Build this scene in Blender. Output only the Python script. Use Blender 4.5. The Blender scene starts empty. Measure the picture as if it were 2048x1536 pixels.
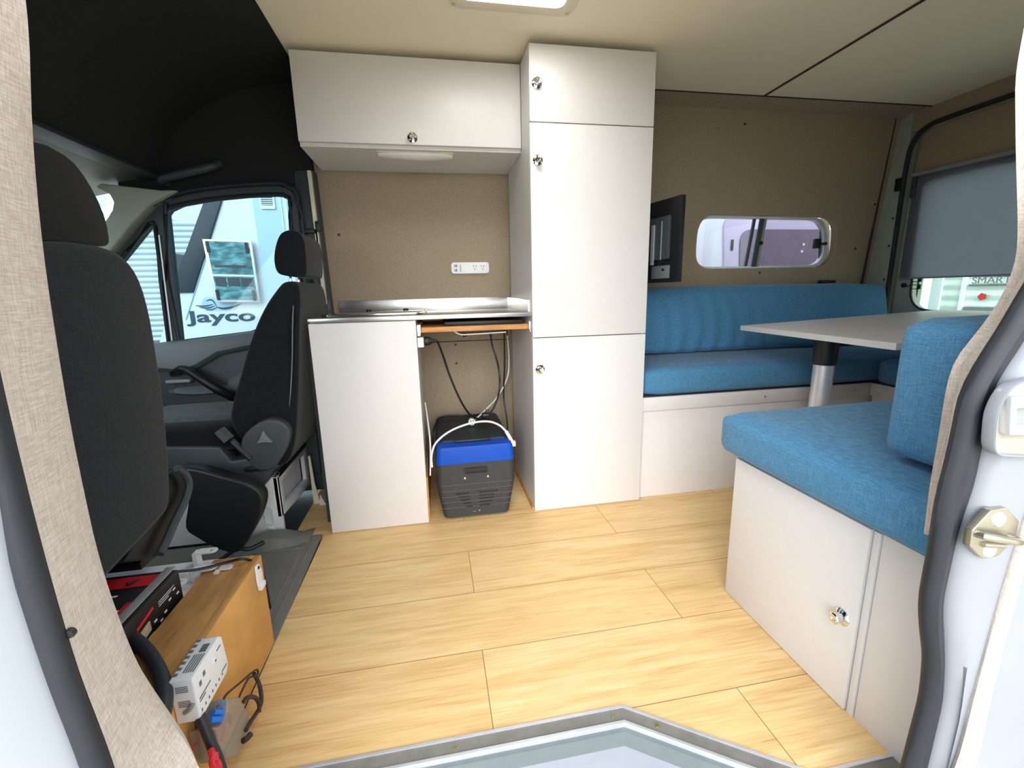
import bpy, bmesh, math, random
from mathutils import Vector, Matrix, geometry, noise
random.seed(7)
S = bpy.context.scene
COL = S.collection

# ---------------------------------------------------------------- camera
cam_data = bpy.data.cameras.new('camera')
cam = bpy.data.objects.new('camera', cam_data)
COL.objects.link(cam)
YAW, PITCH, ROLL = 0.1718, 0.2042, -0.0236
fw = Vector((math.sin(YAW) * math.cos(PITCH), math.cos(YAW) * math.cos(PITCH), -math.sin(PITCH)))
r0 = Vector((math.cos(YAW), -math.sin(YAW), 0))
u0 = r0.cross(fw)
rv = r0 * math.cos(ROLL) + u0 * math.sin(ROLL)
uv = -r0 * math.sin(ROLL) + u0 * math.cos(ROLL)
cam.matrix_world = Matrix(((rv.x, uv.x, -fw.x, 0), (rv.y, uv.y, -fw.y, 0), (rv.z, uv.z, -fw.z, 0.9591), (0, 0, 0, 1)))
cam_data.sensor_width = 36
cam_data.lens = 36 * 872.13 / 2048
cam_data.clip_start = 0.02
S.camera = cam

# ---------------------------------------------------------------- sky and exposure
W = bpy.data.worlds.new('sky')
S.world = W
W.use_nodes = True
nt = W.node_tree
nt.nodes.clear()
wo = nt.nodes.new('ShaderNodeOutputWorld')
bg = nt.nodes.new('ShaderNodeBackground')
tc = nt.nodes.new('ShaderNodeTexCoord')
nz = nt.nodes.new('ShaderNodeTexNoise')
nz.inputs['Scale'].default_value = 3.0
nz.inputs['Detail'].default_value = 6
cr = nt.nodes.new('ShaderNodeValToRGB')
cr.color_ramp.elements[0].position = 0.42
cr.color_ramp.elements[0].color = (0.62, 0.80, 0.98, 1)
cr.color_ramp.elements[1].position = 0.58
cr.color_ramp.elements[1].color = (0.97, 0.99, 1.0, 1)
nt.links.new(tc.outputs['Generated'], nz.inputs['Vector'])
nt.links.new(nz.outputs['Fac'], cr.inputs['Fac'])
nt.links.new(cr.outputs['Color'], bg.inputs['Color'])
bg.inputs['Strength'].default_value = 0.62
nt.links.new(bg.outputs['Background'], wo.inputs['Surface'])
S.view_settings.view_transform = 'Standard'
S.view_settings.look = 'None'
S.view_settings.gamma = 1
S.cycles.max_bounces = 14
S.cycles.diffuse_bounces = 8
S.cycles.transparent_max_bounces = 16
S.view_settings.use_curve_mapping = False
S.view_settings.exposure = 1.88

# high overcast sun, softened by cloud, falling on the yard and through the open sliding door
sd = bpy.data.lights.new('sun', 'SUN')
sd.energy = 1.5
sd.angle = math.radians(62)
sd.color = (1.0, 0.985, 0.96)
sun = bpy.data.objects.new('sun', sd)
COL.objects.link(sun)
sun.rotation_euler = (math.radians(67), 0, math.radians(-16))

# daylight portals in the real openings (sampling aid only)
def portal(name, loc, rot, sx, sy):
    l = bpy.data.lights.new(name, 'AREA')
    l.shape = 'RECTANGLE'
    l.size, l.size_y = sx, sy
    l.cycles.is_portal = True
    o = bpy.data.objects.new(name, l)
    COL.objects.link(o)
    o.location = loc
    o.rotation_euler = rot
portal('door_portal', (0.22, 0.30, 0.75), (math.radians(90), 0, 0), 1.6, 2.3)

# ---------------------------------------------------------------- helpers
def lin(h):
    h = h.lstrip('#')
    c = [int(h[i:i + 2], 16) / 255 for i in (0, 2, 4)]
    return tuple((x / 12.92 if x <= 0.04045 else ((x + 0.055) / 1.055) ** 2.4) for x in c) + (1,)

def mat(name, hexc, rough=0.5, metal=0.0, var=0.06, scale=12.0, bump=0.0, bscale=60.0, stretch=(1, 1, 1), spec=0.5, trans=0.0, emis=None, coat=0.0):
    m = bpy.data.materials.new(name)
    m.use_nodes = True
    t = m.node_tree
    b = t.nodes['Principled BSDF']
    c = lin(hexc)
    tcn = t.nodes.new('ShaderNodeTexCoord')
    mp = t.nodes.new('ShaderNodeMapping')
    mp.inputs['Scale'].default_value = stretch
    t.links.new(tcn.outputs['Object'], mp.inputs['Vector'])
    n = t.nodes.new('ShaderNodeTexNoise')
    n.inputs['Scale'].default_value = scale
    n.inputs['Detail'].default_value = 5
    t.links.new(mp.outputs['Vector'], n.inputs['Vector'])
    r = t.nodes.new('ShaderNodeValToRGB')
    r.color_ramp.elements[0].position = 0.3
    r.color_ramp.elements[1].position = 0.7
    r.color_ramp.elements[0].color = tuple(x * (1 - var) for x in c[:3]) + (1,)
    r.color_ramp.elements[1].color = tuple(min(1, x * (1 + var)) for x in c[:3]) + (1,)
    t.links.new(n.outputs['Fac'], r.inputs['Fac'])
    t.links.new(r.outputs['Color'], b.inputs['Base Color'])
    b.inputs['Roughness'].default_value = rough
    b.inputs['Metallic'].default_value = metal
    b.inputs['Specular IOR Level'].default_value = spec
    b.inputs['Transmission Weight'].default_value = trans
    b.inputs['Coat Weight'].default_value = coat
    if bump:
        n2 = t.nodes.new('ShaderNodeTexNoise')
        n2.inputs['Scale'].default_value = bscale
        n2.inputs['Detail'].default_value = 3
        t.links.new(mp.outputs['Vector'], n2.inputs['Vector'])
        bp = t.nodes.new('ShaderNodeBump')
        bp.inputs['Strength'].default_value = bump
        bp.inputs['Distance'].default_value = 0.003
        t.links.new(n2.outputs['Fac'], bp.inputs['Height'])
        t.links.new(bp.outputs['Normal'], b.inputs['Normal'])
    if emis:
        b.inputs['Emission Color'].default_value = lin(emis[0])
        b.inputs['Emission Strength'].default_value = emis[1]
    return m

def weave(name, hexa, hexb, sx=(1, 1, 1), scale=900, rough=0.9, bump=0.25, mixmap=0.5, diag=False):
    """woven cloth: two crossed thread noises"""
    m = bpy.data.materials.new(name)
    m.use_nodes = True
    t = m.node_tree
    b = t.nodes['Principled BSDF']
    b.inputs['Roughness'].default_value = rough
    b.inputs['Specular IOR Level'].default_value = 0.15
    b.inputs['Sheen Weight'].default_value = 0.15
    tcn = t.nodes.new('ShaderNodeTexCoord')
    outs = []
    for st in ((0.08, 0.08, 1), (1, 1, 0.06)):
        mp = t.nodes.new('ShaderNodeMapping')
        mp.inputs['Scale'].default_value = tuple(a * c for a, c in zip(st, sx))
        if diag:
            mp.inputs['Rotation'].default_value = (0.7, 0.7, 0.7)
        n = t.nodes.new('ShaderNodeTexNoise')
        n.inputs['Scale'].default_value = scale
        n.inputs['Detail'].default_value = 2
        t.links.new(tcn.outputs['Object'], mp.inputs['Vector'])
        t.links.new(mp.outputs['Vector'], n.inputs['Vector'])
        outs.append(n.outputs['Fac'])
    mx = t.nodes.new('ShaderNodeMath')
    mx.operation = 'ADD'
    t.links.new(outs[0], mx.inputs[0])
    t.links.new(outs[1], mx.inputs[1])
    r = t.nodes.new('ShaderNodeValToRGB')
    r.color_ramp.elements[0].position = 0.35
    r.color_ramp.elements[1].position = 0.65
    r.color_ramp.elements[0].color = lin(hexa)
    r.color_ramp.elements[1].color = lin(hexb)
    hf = t.nodes.new('ShaderNodeMath')
    hf.operation = 'MULTIPLY'
    hf.inputs[1].default_value = 0.5
    t.links.new(mx.outputs[0], hf.inputs[0])
    t.links.new(hf.outputs[0], r.inputs['Fac'])
    t.links.new(r.outputs['Color'], b.inputs['Base Color'])
    bp = t.nodes.new('ShaderNodeBump')
    bp.inputs['Strength'].default_value = bump
    bp.inputs['Distance'].default_value = 0.001
    t.links.new(hf.outputs[0], bp.inputs['Height'])
    t.links.new(bp.outputs['Normal'], b.inputs['Normal'])
    return m

def planks(name, base, dark, light, x_off, y_off, length, width, rough=0.45, seam='#8a6a45'):
    """wood-grain vinyl boards running along X"""
    m = bpy.data.materials.new(name)
    m.use_nodes = True
    t = m.node_tree
    b = t.nodes['Principled BSDF']
    b.inputs['Roughness'].default_value = rough
    b.inputs['Specular IOR Level'].default_value = 0.35
    N = t.nodes.new
    L = t.links.new
    tcn = N('ShaderNodeTexCoord')
    sub = N('ShaderNodeVectorMath'); sub.operation = 'SUBTRACT'
    sub.inputs[1].default_value = (x_off, y_off, 0)
    L(tcn.outputs['Object'], sub.inputs[0])
    br = N('ShaderNodeTexBrick')
    br.offset = 0.5
    br.inputs['Scale'].default_value = 1.0
    br.inputs['Brick Width'].default_value = length
    br.inputs['Row Height'].default_value = width
    br.inputs['Mortar Size'].default_value = 0.0011
    br.inputs['Mortar Smooth'].default_value = 0.1
    br.inputs['Bias'].default_value = 0.0
    br.inputs['Color1'].default_value = (0, 0, 0, 1)
    br.inputs['Color2'].default_value = (1, 1, 1, 1)
    br.inputs['Mortar'].default_value = (0.5, 0.5, 0.5, 1)
    L(sub.outputs[0], br.inputs['Vector'])
    # per-board offset of the grain
    sc = N('ShaderNodeVectorMath'); sc.operation = 'MULTIPLY_ADD'
    sc.inputs[1].default_value = (3.0, 5.0, 7.0)
    L(br.outputs['Color'], sc.inputs[0])
    L(tcn.outputs['Object'], sc.inputs[2])
    mp = N('ShaderNodeMapping'); mp.inputs['Scale'].default_value = (0.9, 9, 1)
    L(sc.outputs[0], mp.inputs['Vector'])
    n1 = N('ShaderNodeTexNoise'); n1.inputs['Scale'].default_value = 3.0; n1.inputs['Detail'].default_value = 7; n1.inputs['Distortion'].default_value = 1.1
    L(mp.outputs['Vector'], n1.inputs['Vector'])
    mp2 = N('ShaderNodeMapping'); mp2.inputs['Scale'].default_value = (2.0, 60, 1)
    L(sc.outputs[0], mp2.inputs['Vector'])
    n2 = N('ShaderNodeTexNoise'); n2.inputs['Scale'].default_value = 4.0; n2.inputs['Detail'].default_value = 4
    L(mp2.outputs['Vector'], n2.inputs['Vector'])
    r = N('ShaderNodeValToRGB')
    e = r.color_ramp.elements
    e[0].position = 0.30; e[0].color = lin(dark)
    e[1].position = 0.72; e[1].color = lin(light)
    e2 = e.new(0.48); e2.color = lin(base)
    ad = N('ShaderNodeMath'); ad.operation = 'MULTIPLY_ADD'; ad.inputs[1].default_value = 0.45
    L(n2.outputs['Fac'], ad.inputs[0])
    ml = N('ShaderNodeMath'); ml.operation = 'MULTIPLY'; ml.inputs[1].default_value = 0.58
    L(n1.outputs['Fac'], ml.inputs[0])
    L(ml.outputs[0], ad.inputs[2])
    L(ad.outputs[0], r.inputs['Fac'])
    # thin darker figure lines
    w = N('ShaderNodeTexNoise'); w.inputs['Scale'].default_value = 2.2; w.inputs['Detail'].default_value = 8; w.inputs['Distortion'].default_value = 2.0
    mp3 = N('ShaderNodeMapping'); mp3.inputs['Scale'].default_value = (0.8, 16, 1)
    L(sc.outputs[0], mp3.inputs['Vector']); L(mp3.outputs['Vector'], w.inputs['Vector'])
    wr = N('ShaderNodeValToRGB')
    wr.color_ramp.elements[0].position = 0.22; wr.color_ramp.elements[0].color = (0.72, 0.62, 0.5, 1)
    wr.color_ramp.elements[1].position = 0.36; wr.color_ramp.elements[1].color = (1, 1, 1, 1)
    L(w.outputs['Fac'], wr.inputs['Fac'])
    m1 = N('ShaderNodeMix'); m1.data_type = 'RGBA'; m1.blend_type = 'MULTIPLY'; m1.inputs['Factor'].default_value = 1
    L(r.outputs['Color'], m1.inputs[6]); L(wr.outputs['Color'], m1.inputs[7])
    # per board tone
    m2 = N('ShaderNodeMix'); m2.data_type = 'RGBA'; m2.blend_type = 'MULTIPLY'; m2.inputs['Factor'].default_value = 1
    tr = N('ShaderNodeValToRGB')
    tr.color_ramp.elements[0].color = (0.97, 0.94, 0.88, 1); tr.color_ramp.elements[1].color = (1, 1, 1, 1)
    L(br.outputs['Color'], tr.inputs['Fac'])
    L(m1.outputs[2], m2.inputs[6]); L(tr.outputs['Color'], m2.inputs[7])
    m3 = N('ShaderNodeMix'); m3.data_type = 'RGBA'
    L(br.outputs['Fac'], m3.inputs['Factor']); L(m2.outputs[2], m3.inputs[6]); m3.inputs[7].default_value = lin(seam)
    L(m3.outputs[2], b.inputs['Base Color'])
    bp = N('ShaderNodeBump'); bp.inputs['Strength'].default_value = 0.15; bp.inputs['Distance'].default_value = 0.001
    L(n2.outputs['Fac'], bp.inputs['Height']); L(bp.outputs['Normal'], b.inputs['Normal'])
    return m

def pane_mat(name, col, gloss=0.08, rough=0.02):
    m = bpy.data.materials.new(name)
    m.use_nodes = True
    t = m.node_tree
    t.nodes.clear()
    o = t.nodes.new('ShaderNodeOutputMaterial')
    tr = t.nodes.new('ShaderNodeBsdfTransparent'); tr.inputs['Color'].default_value = col + (1,)
    gl = t.nodes.new('ShaderNodeBsdfGlossy'); gl.inputs['Roughness'].default_value = rough
    mx = t.nodes.new('ShaderNodeMixShader'); mx.inputs['Fac'].default_value = gloss
    t.links.new(tr.outputs[0], mx.inputs[1]); t.links.new(gl.outputs[0], mx.inputs[2])
    t.links.new(mx.outputs[0], o.inputs['Surface'])
    return m

M = dict(
    floor=planks('oak_vinyl', '#dcb983', '#c79f66', '#ecd09e', 0.078 - 1.2, 1.03 - 0.24 * 8, 1.2, 0.24),
    ply=mat('plywood', '#cf9a55', 0.55, var=0.22, scale=5, stretch=(6, 1.2, 1.5), bump=0.1),
    plytop=mat('stained_plywood', '#b4854c', 0.6, var=0.35, scale=5, stretch=(7, 1.5, 2), bump=0.1),
    board=mat('timber_board', '#c48a4c', 0.5, var=0.3, scale=9, stretch=(0.6, 4, 4)),
    lam=mat('white_laminate', '#d6d3d2', 0.42, var=0.015, scale=40, bump=0.03, bscale=400),
    lamedge=mat('white_edge', '#d2d0cf', 0.5, var=0.02),
    ceil=mat('ceiling_vinyl', '#eee5cf', 0.62, var=0.03, scale=3, bump=0.06, bscale=500),
    linen=weave('linen_lining', '#8d7f6a', '#a79883', (1, 1, 1), 900, 0.9, 0.2),
    frab=weave('light_linen_trim', '#b3a59b', '#d9cec5', (1, 1, 1), 620, 0.95, 0.4),
    cabdark=mat('charcoal_headliner', '#2b2d2e', 0.95, var=0.12, scale=200, bump=0.2, bscale=600, spec=0.1),
    cabgrey=mat('grey_cab_plastic', '#687072', 0.55, var=0.05, scale=30, bump=0.08, bscale=700),
    cabmid=mat('slate_cab_plastic', '#384145', 0.5, var=0.05, scale=30, bump=0.08, bscale=700),
    cablight=mat('light_grey_cab_trim', '#9aa093', 0.7, var=0.04, scale=20),
    black=mat('black_plastic', '#121417', 0.45, var=0.08, scale=40, bump=0.05, bscale=500),
    rubber=mat('black_rubber_seal', '#23262d', 0.55, var=0.1, scale=30, spec=0.4),
    matrub=mat('grey_rubber_mat', '#73726d', 0.75, var=0.10, scale=14, bump=0.2, bscale=180),
    seatfab=weave('charcoal_seat_cloth', '#13171c', '#232930', (1, 1, 1), 500, 0.95, 0.3),
    seatside=weave('black_seat_cloth', '#0d0f13', '#191c21', (1, 1, 1), 500, 0.95, 0.3),
    seatgrey=weave('grey_seat_insert', '#3c4546', '#555f60', (1, 1, 1), 500, 0.95, 0.3),
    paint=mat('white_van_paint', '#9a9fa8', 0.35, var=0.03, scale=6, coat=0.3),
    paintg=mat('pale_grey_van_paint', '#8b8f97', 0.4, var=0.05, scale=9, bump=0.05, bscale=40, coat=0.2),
    doorpaint=mat('green_grey_painted_metal', '#9fa79d', 0.5, var=0.08, scale=15),
    teal=weave('teal_canvas', '#396f96', '#598eb3', (1, 1, 1), 620, 0.95, 0.35, diag=True),
    steel=mat('brushed_steel', '#d6d5d2', 0.33, 1.0, var=0.05, scale=6, stretch=(1, 30, 1), bump=0.03, bscale=30),
    chrome=mat('chrome', '#e6e6e8', 0.08, 1.0, var=0.02),
    alu=mat('aluminium', '#dddfe4', 0.4, 0.7, var=0.05, scale=30),
    alumat=mat('grey_step_tread', '#77756f', 0.7, var=0.14, scale=25, bump=0.2, bscale=300),
    glassblack=mat('smoked_mirror_lid', '#9a9c9e', 0.10, 0.9, var=0.02),
    white=mat('white_plastic', '#e3e4e6', 0.4, var=0.02),
    cream=mat('cream_plastic', '#ddd6c0', 0.5, var=0.02),
    grey=mat('grey_plastic', '#8e9092', 0.5, var=0.05),
    fridge=mat('dark_grey_cooler_plastic', '#303133', 0.6, var=0.1, scale=60, bump=0.15, bscale=500),
    fridgelid=mat('slate_cooler_lid', '#23282d', 0.55, var=0.1, scale=60, bump=0.15, bscale=500),
    blue=mat('bright_blue_plastic', '#0346ae', 0.5, var=0.04, scale=30, spec=0.25),
    bluewire=mat('blue_terminal', '#1673d6', 0.4, var=0.05),
    red=mat('red_plastic', '#c0202c', 0.45, var=0.05),
    redwire=mat('red_wire', '#e0263a', 0.4, var=0.05),
    tan=mat('tan_sticker', '#b5a888', 0.5, var=0.15, scale=60),
    greyrubber=mat('black_conduit', '#26282d', 0.5, var=0.1),
    brownwire=mat('dark_brown_wire', '#2c2220', 0.5, var=0.1),
    print_dark=mat('dark_print', '#2a4a5c', 0.5, var=0.05),
    print_grey=mat('grey_print', '#6a6a72', 0.6, var=0.1),
    print_white=mat('white_print', '#dcdcdc', 0.6, var=0.05),
    seam=mat('dark_seam', '#37322d', 0.8, var=0.05),
    gold=mat('brass_plate', '#b5b0a0', 0.3, 0.85, var=0.12, scale=14),
    gold_dull=mat('worn_grey_metal', '#a9a49a', 0.6, 0.2, var=0.2, scale=20),
    boxwhite=mat('white_seat_box_paint', '#dcdddf', 0.4, var=0.03),
    glowwhite=mat('glowing_vent_panel', '#e8ecec', 0.5, var=0.01, emis=('#eef4f2', 2.5)),  # emissive sheet added in the roof vent opening
    screw=mat('dark_screw', '#231f1c', 0.5, var=0.05),
    brass=mat('brass_screw', '#d8c26a', 0.3, 1.0, var=0.05),
    van_white=mat('caravan_white', '#dfe8ec', 0.4, var=0.02, scale=3),
    van_dark=mat('caravan_dark_panel', '#22323a', 0.35, var=0.12, scale=5),
    van_blue=mat('caravan_pale_blue_panel', '#b4d4e2', 0.4, var=0.03),
    lilac=mat('lilac_window_surround', '#c2c0d2', 0.5, var=0.03),
    vglass=mat('mauve_tinted_window', '#716b74', 0.25, var=0.12, scale=18),
    asphalt=mat('pale_concrete', '#d6cbb4', 0.9, var=0.12, scale=4, bump=0.2),
    fence=mat('grey_fence', '#8d8f8c', 0.9, var=0.1, scale=3, stretch=(1, 1, 8)),
    clearplastic=None,
    cabglass=pane_mat('tinted_cab_glass', (0.58, 0.67, 0.71), 0.015),
    sideglass=pane_mat('side_window_glass', (0.74, 0.74, 0.80), 0.03),
    sideglass2=pane_mat('dark_sliding_pane', (0.62, 0.60, 0.66), 0.03),
    rearglass=pane_mat('rear_door_glass', (0.86, 0.93, 0.89), 0.03),
)
m = pane_mat('milky_clear_plastic', (0.72, 0.70, 0.66), 0.12, 0.3)
t = m.node_tree; df = t.nodes.new('ShaderNodeBsdfDiffuse'); df.inputs['Color'].default_value = lin('#c9c4ba'); mx_ = t.nodes.new('ShaderNodeMixShader'); mx_.inputs['Fac'].default_value = 0.28
out_ = [n for n in t.nodes if n.type == 'OUTPUT_MATERIAL'][0]; src_ = out_.inputs['Surface'].links[0].from_socket
t.links.new(src_, mx_.inputs[1]); t.links.new(df.outputs[0], mx_.inputs[2]); t.links.new(mx_.outputs[0], out_.inputs['Surface'])
M['clearplastic'] = m
# translucent dome for the roof vent
m = bpy.data.materials.new('frosted_roof_dome'); m.use_nodes = True
t = m.node_tree; t.nodes.clear()
o_ = t.nodes.new('ShaderNodeOutputMaterial'); tl = t.nodes.new('ShaderNodeBsdfTranslucent'); tl.inputs['Color'].default_value = (0.85, 0.87, 0.86, 1)
tp = t.nodes.new('ShaderNodeBsdfTransparent'); mx_ = t.nodes.new('ShaderNodeMixShader'); mx_.inputs['Fac'].default_value = 0.5
t.links.new(tl.outputs[0], mx_.inputs[1]); t.links.new(tp.outputs[0], mx_.inputs[2]); t.links.new(mx_.outputs[0], o_.inputs['Surface'])
M['dome'] = m
m = bpy.data.materials.new('grey_blind_cloth'); m.use_nodes = True
t = m.node_tree; t.nodes.clear()
o_ = t.nodes.new('ShaderNodeOutputMaterial'); tl = t.nodes.new('ShaderNodeBsdfTranslucent'); tl.inputs['Color'].default_value = lin('#a9abb8')
df = t.nodes.new('ShaderNodeBsdfDiffuse'); df.inputs['Color'].default_value = lin('#9d9eab'); mx_ = t.nodes.new('ShaderNodeMixShader'); mx_.inputs['Fac'].default_value = 0.45
t.links.new(df.outputs[0], mx_.inputs[1]); t.links.new(tl.outputs[0], mx_.inputs[2]); t.links.new(mx_.outputs[0], o_.inputs['Surface'])
M['blind'] = m
# poster: washed-out teal print
def poster_mat():
    m = bpy.data.materials.new('faded_poster_print'); m.use_nodes = True
    t = m.node_tree; b = t.nodes['Principled BSDF']; b.inputs['Roughness'].default_value = 0.4
    tcn = t.nodes.new('ShaderNodeTexCoord'); n = t.nodes.new('ShaderNodeTexNoise'); n.inputs['Scale'].default_value = 9; n.inputs['Detail'].default_value = 6
    mp = t.nodes.new('ShaderNodeMapping'); mp.inputs['Scale'].default_value = (1, 1, 2.6)
    t.links.new(tcn.outputs['Object'], mp.inputs['Vector']); t.links.new(mp.outputs['Vector'], n.inputs['Vector'])
    r = t.nodes.new('ShaderNodeValToRGB'); e = r.color_ramp.elements
    e[0].position = 0.36; e[0].color = lin('#1f5258'); e[1].position = 0.62; e[1].color = lin('#6fb0b4'); x = e.new(0.5); x.color = lin('#3c8088')
    t.links.new(n.outputs['Fac'], r.inputs['Fac']); t.links.new(r.outputs['Color'], b.inputs['Base Color'])
    return m
M['poster'] = poster_mat()
# ribbed cladding
def ribbed(name, hexa, hexb, per):
    m = bpy.data.materials.new(name); m.use_nodes = True
    t = m.node_tree; b = t.nodes['Principled BSDF']; b.inputs['Roughness'].default_value = 0.45
    tcn = t.nodes.new('ShaderNodeTexCoord'); w = t.nodes.new('ShaderNodeTexWave'); w.bands_direction = 'Z'; w.inputs['Scale'].default_value = 1 / per * 0.314
    t.links.new(tcn.outputs['Object'], w.inputs['Vector'])
    r = t.nodes.new('ShaderNodeValToRGB'); r.color_ramp.elements[0].color = lin(hexa); r.color_ramp.elements[0].position = 0.05; r.color_ramp.elements[1].color = lin(hexb); r.color_ramp.elements[1].position = 0.3
    t.links.new(w.outputs['Fac'], r.inputs['Fac']); t.links.new(r.outputs['Color'], b.inputs['Base Color'])
    bp = t.nodes.new('ShaderNodeBump'); bp.inputs['Distance'].default_value = 0.02; t.links.new(w.outputs['Fac'], bp.inputs['Height']); t.links.new(bp.outputs['Normal'], b.inputs['Normal'])
    return m
M['rib'] = ribbed('ribbed_caravan_cladding', '#8fa6b0', '#dbe8ee', 0.075)
M['rib2'] = ribbed('fine_ribbed_cladding', '#b9cfc9', '#dcebe6', 0.1)

def B():
    return bmesh.new()

def merge(dst, src):
    me = bpy.data.meshes.new('tmp')
    src.to_mesh(me); src.free()
    dst.from_mesh(me)
    bpy.data.meshes.remove(me)

def box(bm, x0, x1, y0, y1, z0, z1, bev=0.0, seg=2):
    b = bmesh.new()
    bmesh.ops.create_cube(b, size=1)
    for v in b.verts:
        v.co = Vector(((x0 + x1) / 2 + v.co.x * (x1 - x0), (y0 + y1) / 2 + v.co.y * (y1 - y0), (z0 + z1) / 2 + v.co.z * (z1 - z0)))
    if bev:
        bmesh.ops.bevel(b, geom=b.edges[:], offset=bev, segments=seg, affect='EDGES', profile=0.5)
    merge(bm, b)
    return bm

def to3(p, plane, h):
    a, c = p
    return {'xz': (a, h, c), 'xy': (a, c, h), 'yz': (h, a, c)}[plane]

def plate(bm, outer, holes, plane, a, b, bev=0.0, fn=None):
    """flat plate with holes between depths a and b; fn maps every vertex afterwards"""
    t = bmesh.new()
    loops = [outer] + list(holes)
    tris = geometry.tessellate_polygon([[Vector((p[0], p[1], 0)) for p in l] for l in loops])
    flat = [p for l in loops for p in l]
    va = [t.verts.new(to3(p, plane, a)) for p in flat]
    vb = [t.verts.new(to3(p, plane, b)) for p in flat]
    for tri in tris:
        try:
            t.faces.new([va[i] for i in tri]); t.faces.new([vb[i] for i in reversed(tri)])
        except ValueError:
            pass
    k = 0
    for l in loops:
        n = len(l)
        for i in range(n):
            j = (i + 1) % n
            t.faces.new((va[k + i], va[k + j], vb[k + j], vb[k + i]))
        k += n
    bmesh.ops.recalc_face_normals(t, faces=t.faces[:])
    if bev:
        bmesh.ops.dissolve_limit(t, angle_limit=0.01, verts=t.verts[:], edges=t.edges[:])
        es = [e for e in t.edges if len(e.link_faces) == 2 and e.calc_face_angle(0) > 0.5]
        bmesh.ops.bevel(t, geom=es, offset=bev, segments=2, affect='EDGES', profile=0.5)
    if fn:
        for v in t.verts:
            v.co = Vector(fn(*v.co))
    merge(bm, t)
    return bm

def prism(bm, pts, plane, a, b, bev=0.0, seg=3):
    """polygon extruded from depth a to b, all edges rounded"""
    t = bmesh.new()
    va = [t.verts.new(to3(p, plane, a)) for p in pts]
    vb = [t.verts.new(to3(p, plane, b)) for p in pts]
    t.faces.new(va); t.faces.new(vb[::-1])
    n = len(pts)
    for i in range(n):
        j = (i + 1) % n
        t.faces.new((va[i], vb[i], vb[j], va[j]))
    bmesh.ops.recalc_face_normals(t, faces=t.faces[:])
    if bev:
        es = [e for e in t.edges if e.calc_face_angle(0) > 0.45]
        bmesh.ops.bevel(t, geom=es, offset=bev, segments=seg, affect='EDGES', profile=0.5, clamp_overlap=True)
    merge(bm, t)
    return bm

def catmull(pts, n=6, closed=False):
    P = [Vector(p) for p in pts]
    out = []
    m = len(P)
    rng = range(m) if closed else range(m - 1)
    for i in rng:
        if closed:
            p0, p1, p2, p3 = P[(i - 1) % m], P[i], P[(i + 1) % m], P[(i + 2) % m]
        else:
            p0, p1, p2, p3 = P[max(i - 1, 0)], P[i], P[i + 1], P[min(i + 2, m - 1)]
        for k in range(n):
            s = k / n
            out.append(0.5 * ((2 * p1) + (p2 - p0) * s + (2 * p0 - 5 * p1 + 4 * p2 - p3) * s * s + (3 * p1 - p0 - 3 * p2 + p3) * s ** 3))
    if not closed:
        out.append(P[-1])
    return out

def smooth2(pts, n=5):
    return [(v.x, v.y) for v in catmull([(p[0], p[1], 0) for p in pts], n, True)]

def loft(bm, rings, caps=True, closed=True):
    t = bmesh.new()
    R = [[t.verts.new(p) for p in r] for r in rings]
    n = len(rings[0])
    for i in range(len(R) - 1):
        for j in range(n if closed else n - 1):
            k = (j + 1) % n
            t.faces.new((R[i][j], R[i][k], R[i + 1][k], R[i + 1][j]))
    if caps and closed:
        t.faces.new(R[0]); t.faces.new(R[-1][::-1])
    bmesh.ops.recalc_face_normals(t, faces=t.faces[:])
    merge(bm, t)
    return bm

def tube(bm, pts, r, seg=10, n=6, smooth=True, flat=1.0, closed=False):
    P = catmull(pts, n, closed) if smooth else [Vector(p) for p in pts]
    rings = []
    up = Vector((0, 0, 1))
    m = len(P)
    prev = None
    for i, p in enumerate(P):
        if closed:
            d = (P[(i + 1) % m] - P[i - 1]).normalized()
        else:
            d = (P[min(i + 1, m - 1)] - P[max(i - 1, 0)]).normalized()
        a = d.cross(up if prev is None else prev.cross(d) if False else up)
        if a.length < 0.05:
            a = d.cross(Vector((0, 1, 0)))
        a.normalize()
        if prev is not None and a.dot(prev) < 0:
            a = -a
        prev = a
        c = d.cross(a).normalized()
        rr = r[i * (len(r) - 1) // (m - 1)] if isinstance(r, (list, tuple)) else r
        rings.append([p + a * math.cos(2 * math.pi * k / seg) * rr + c * math.sin(2 * math.pi * k / seg) * rr * flat for k in range(seg)])
    if closed:
        rings.append(rings[0])
    return loft(bm, rings, caps=not closed)

def lathe(bm, prof, c, axis='z', seg=24):
    """prof: (radius, height) pairs turned about an axis through c"""
    rings = []
    for r, h in prof:
        ring = []
        for k in range(seg):
            a = 2 * math.pi * k / seg
            x, y = r * math.cos(a), r * math.sin(a)
            q = {'z': (x, y, h), 'y': (x, h, y), 'x': (h, x, y)}[axis]
            ring.append(Vector(c) + Vector(q))
        rings.append(ring)
    return loft(bm, rings)

def rrect(cx, cz, w, h, r, n=5):
    out = []
    for sx, sz, a0 in ((1, 1, 0), (-1, 1, 90), (-1, -1, 180), (1, -1, 270)):
        for k in range(n + 1):
            a = math.radians(a0 + 90 * k / n)
            out.append((cx + sx * (w / 2 - r) + r * math.cos(a), cz + sz * (h / 2 - r) + r * math.sin(a)))
    return out

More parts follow.
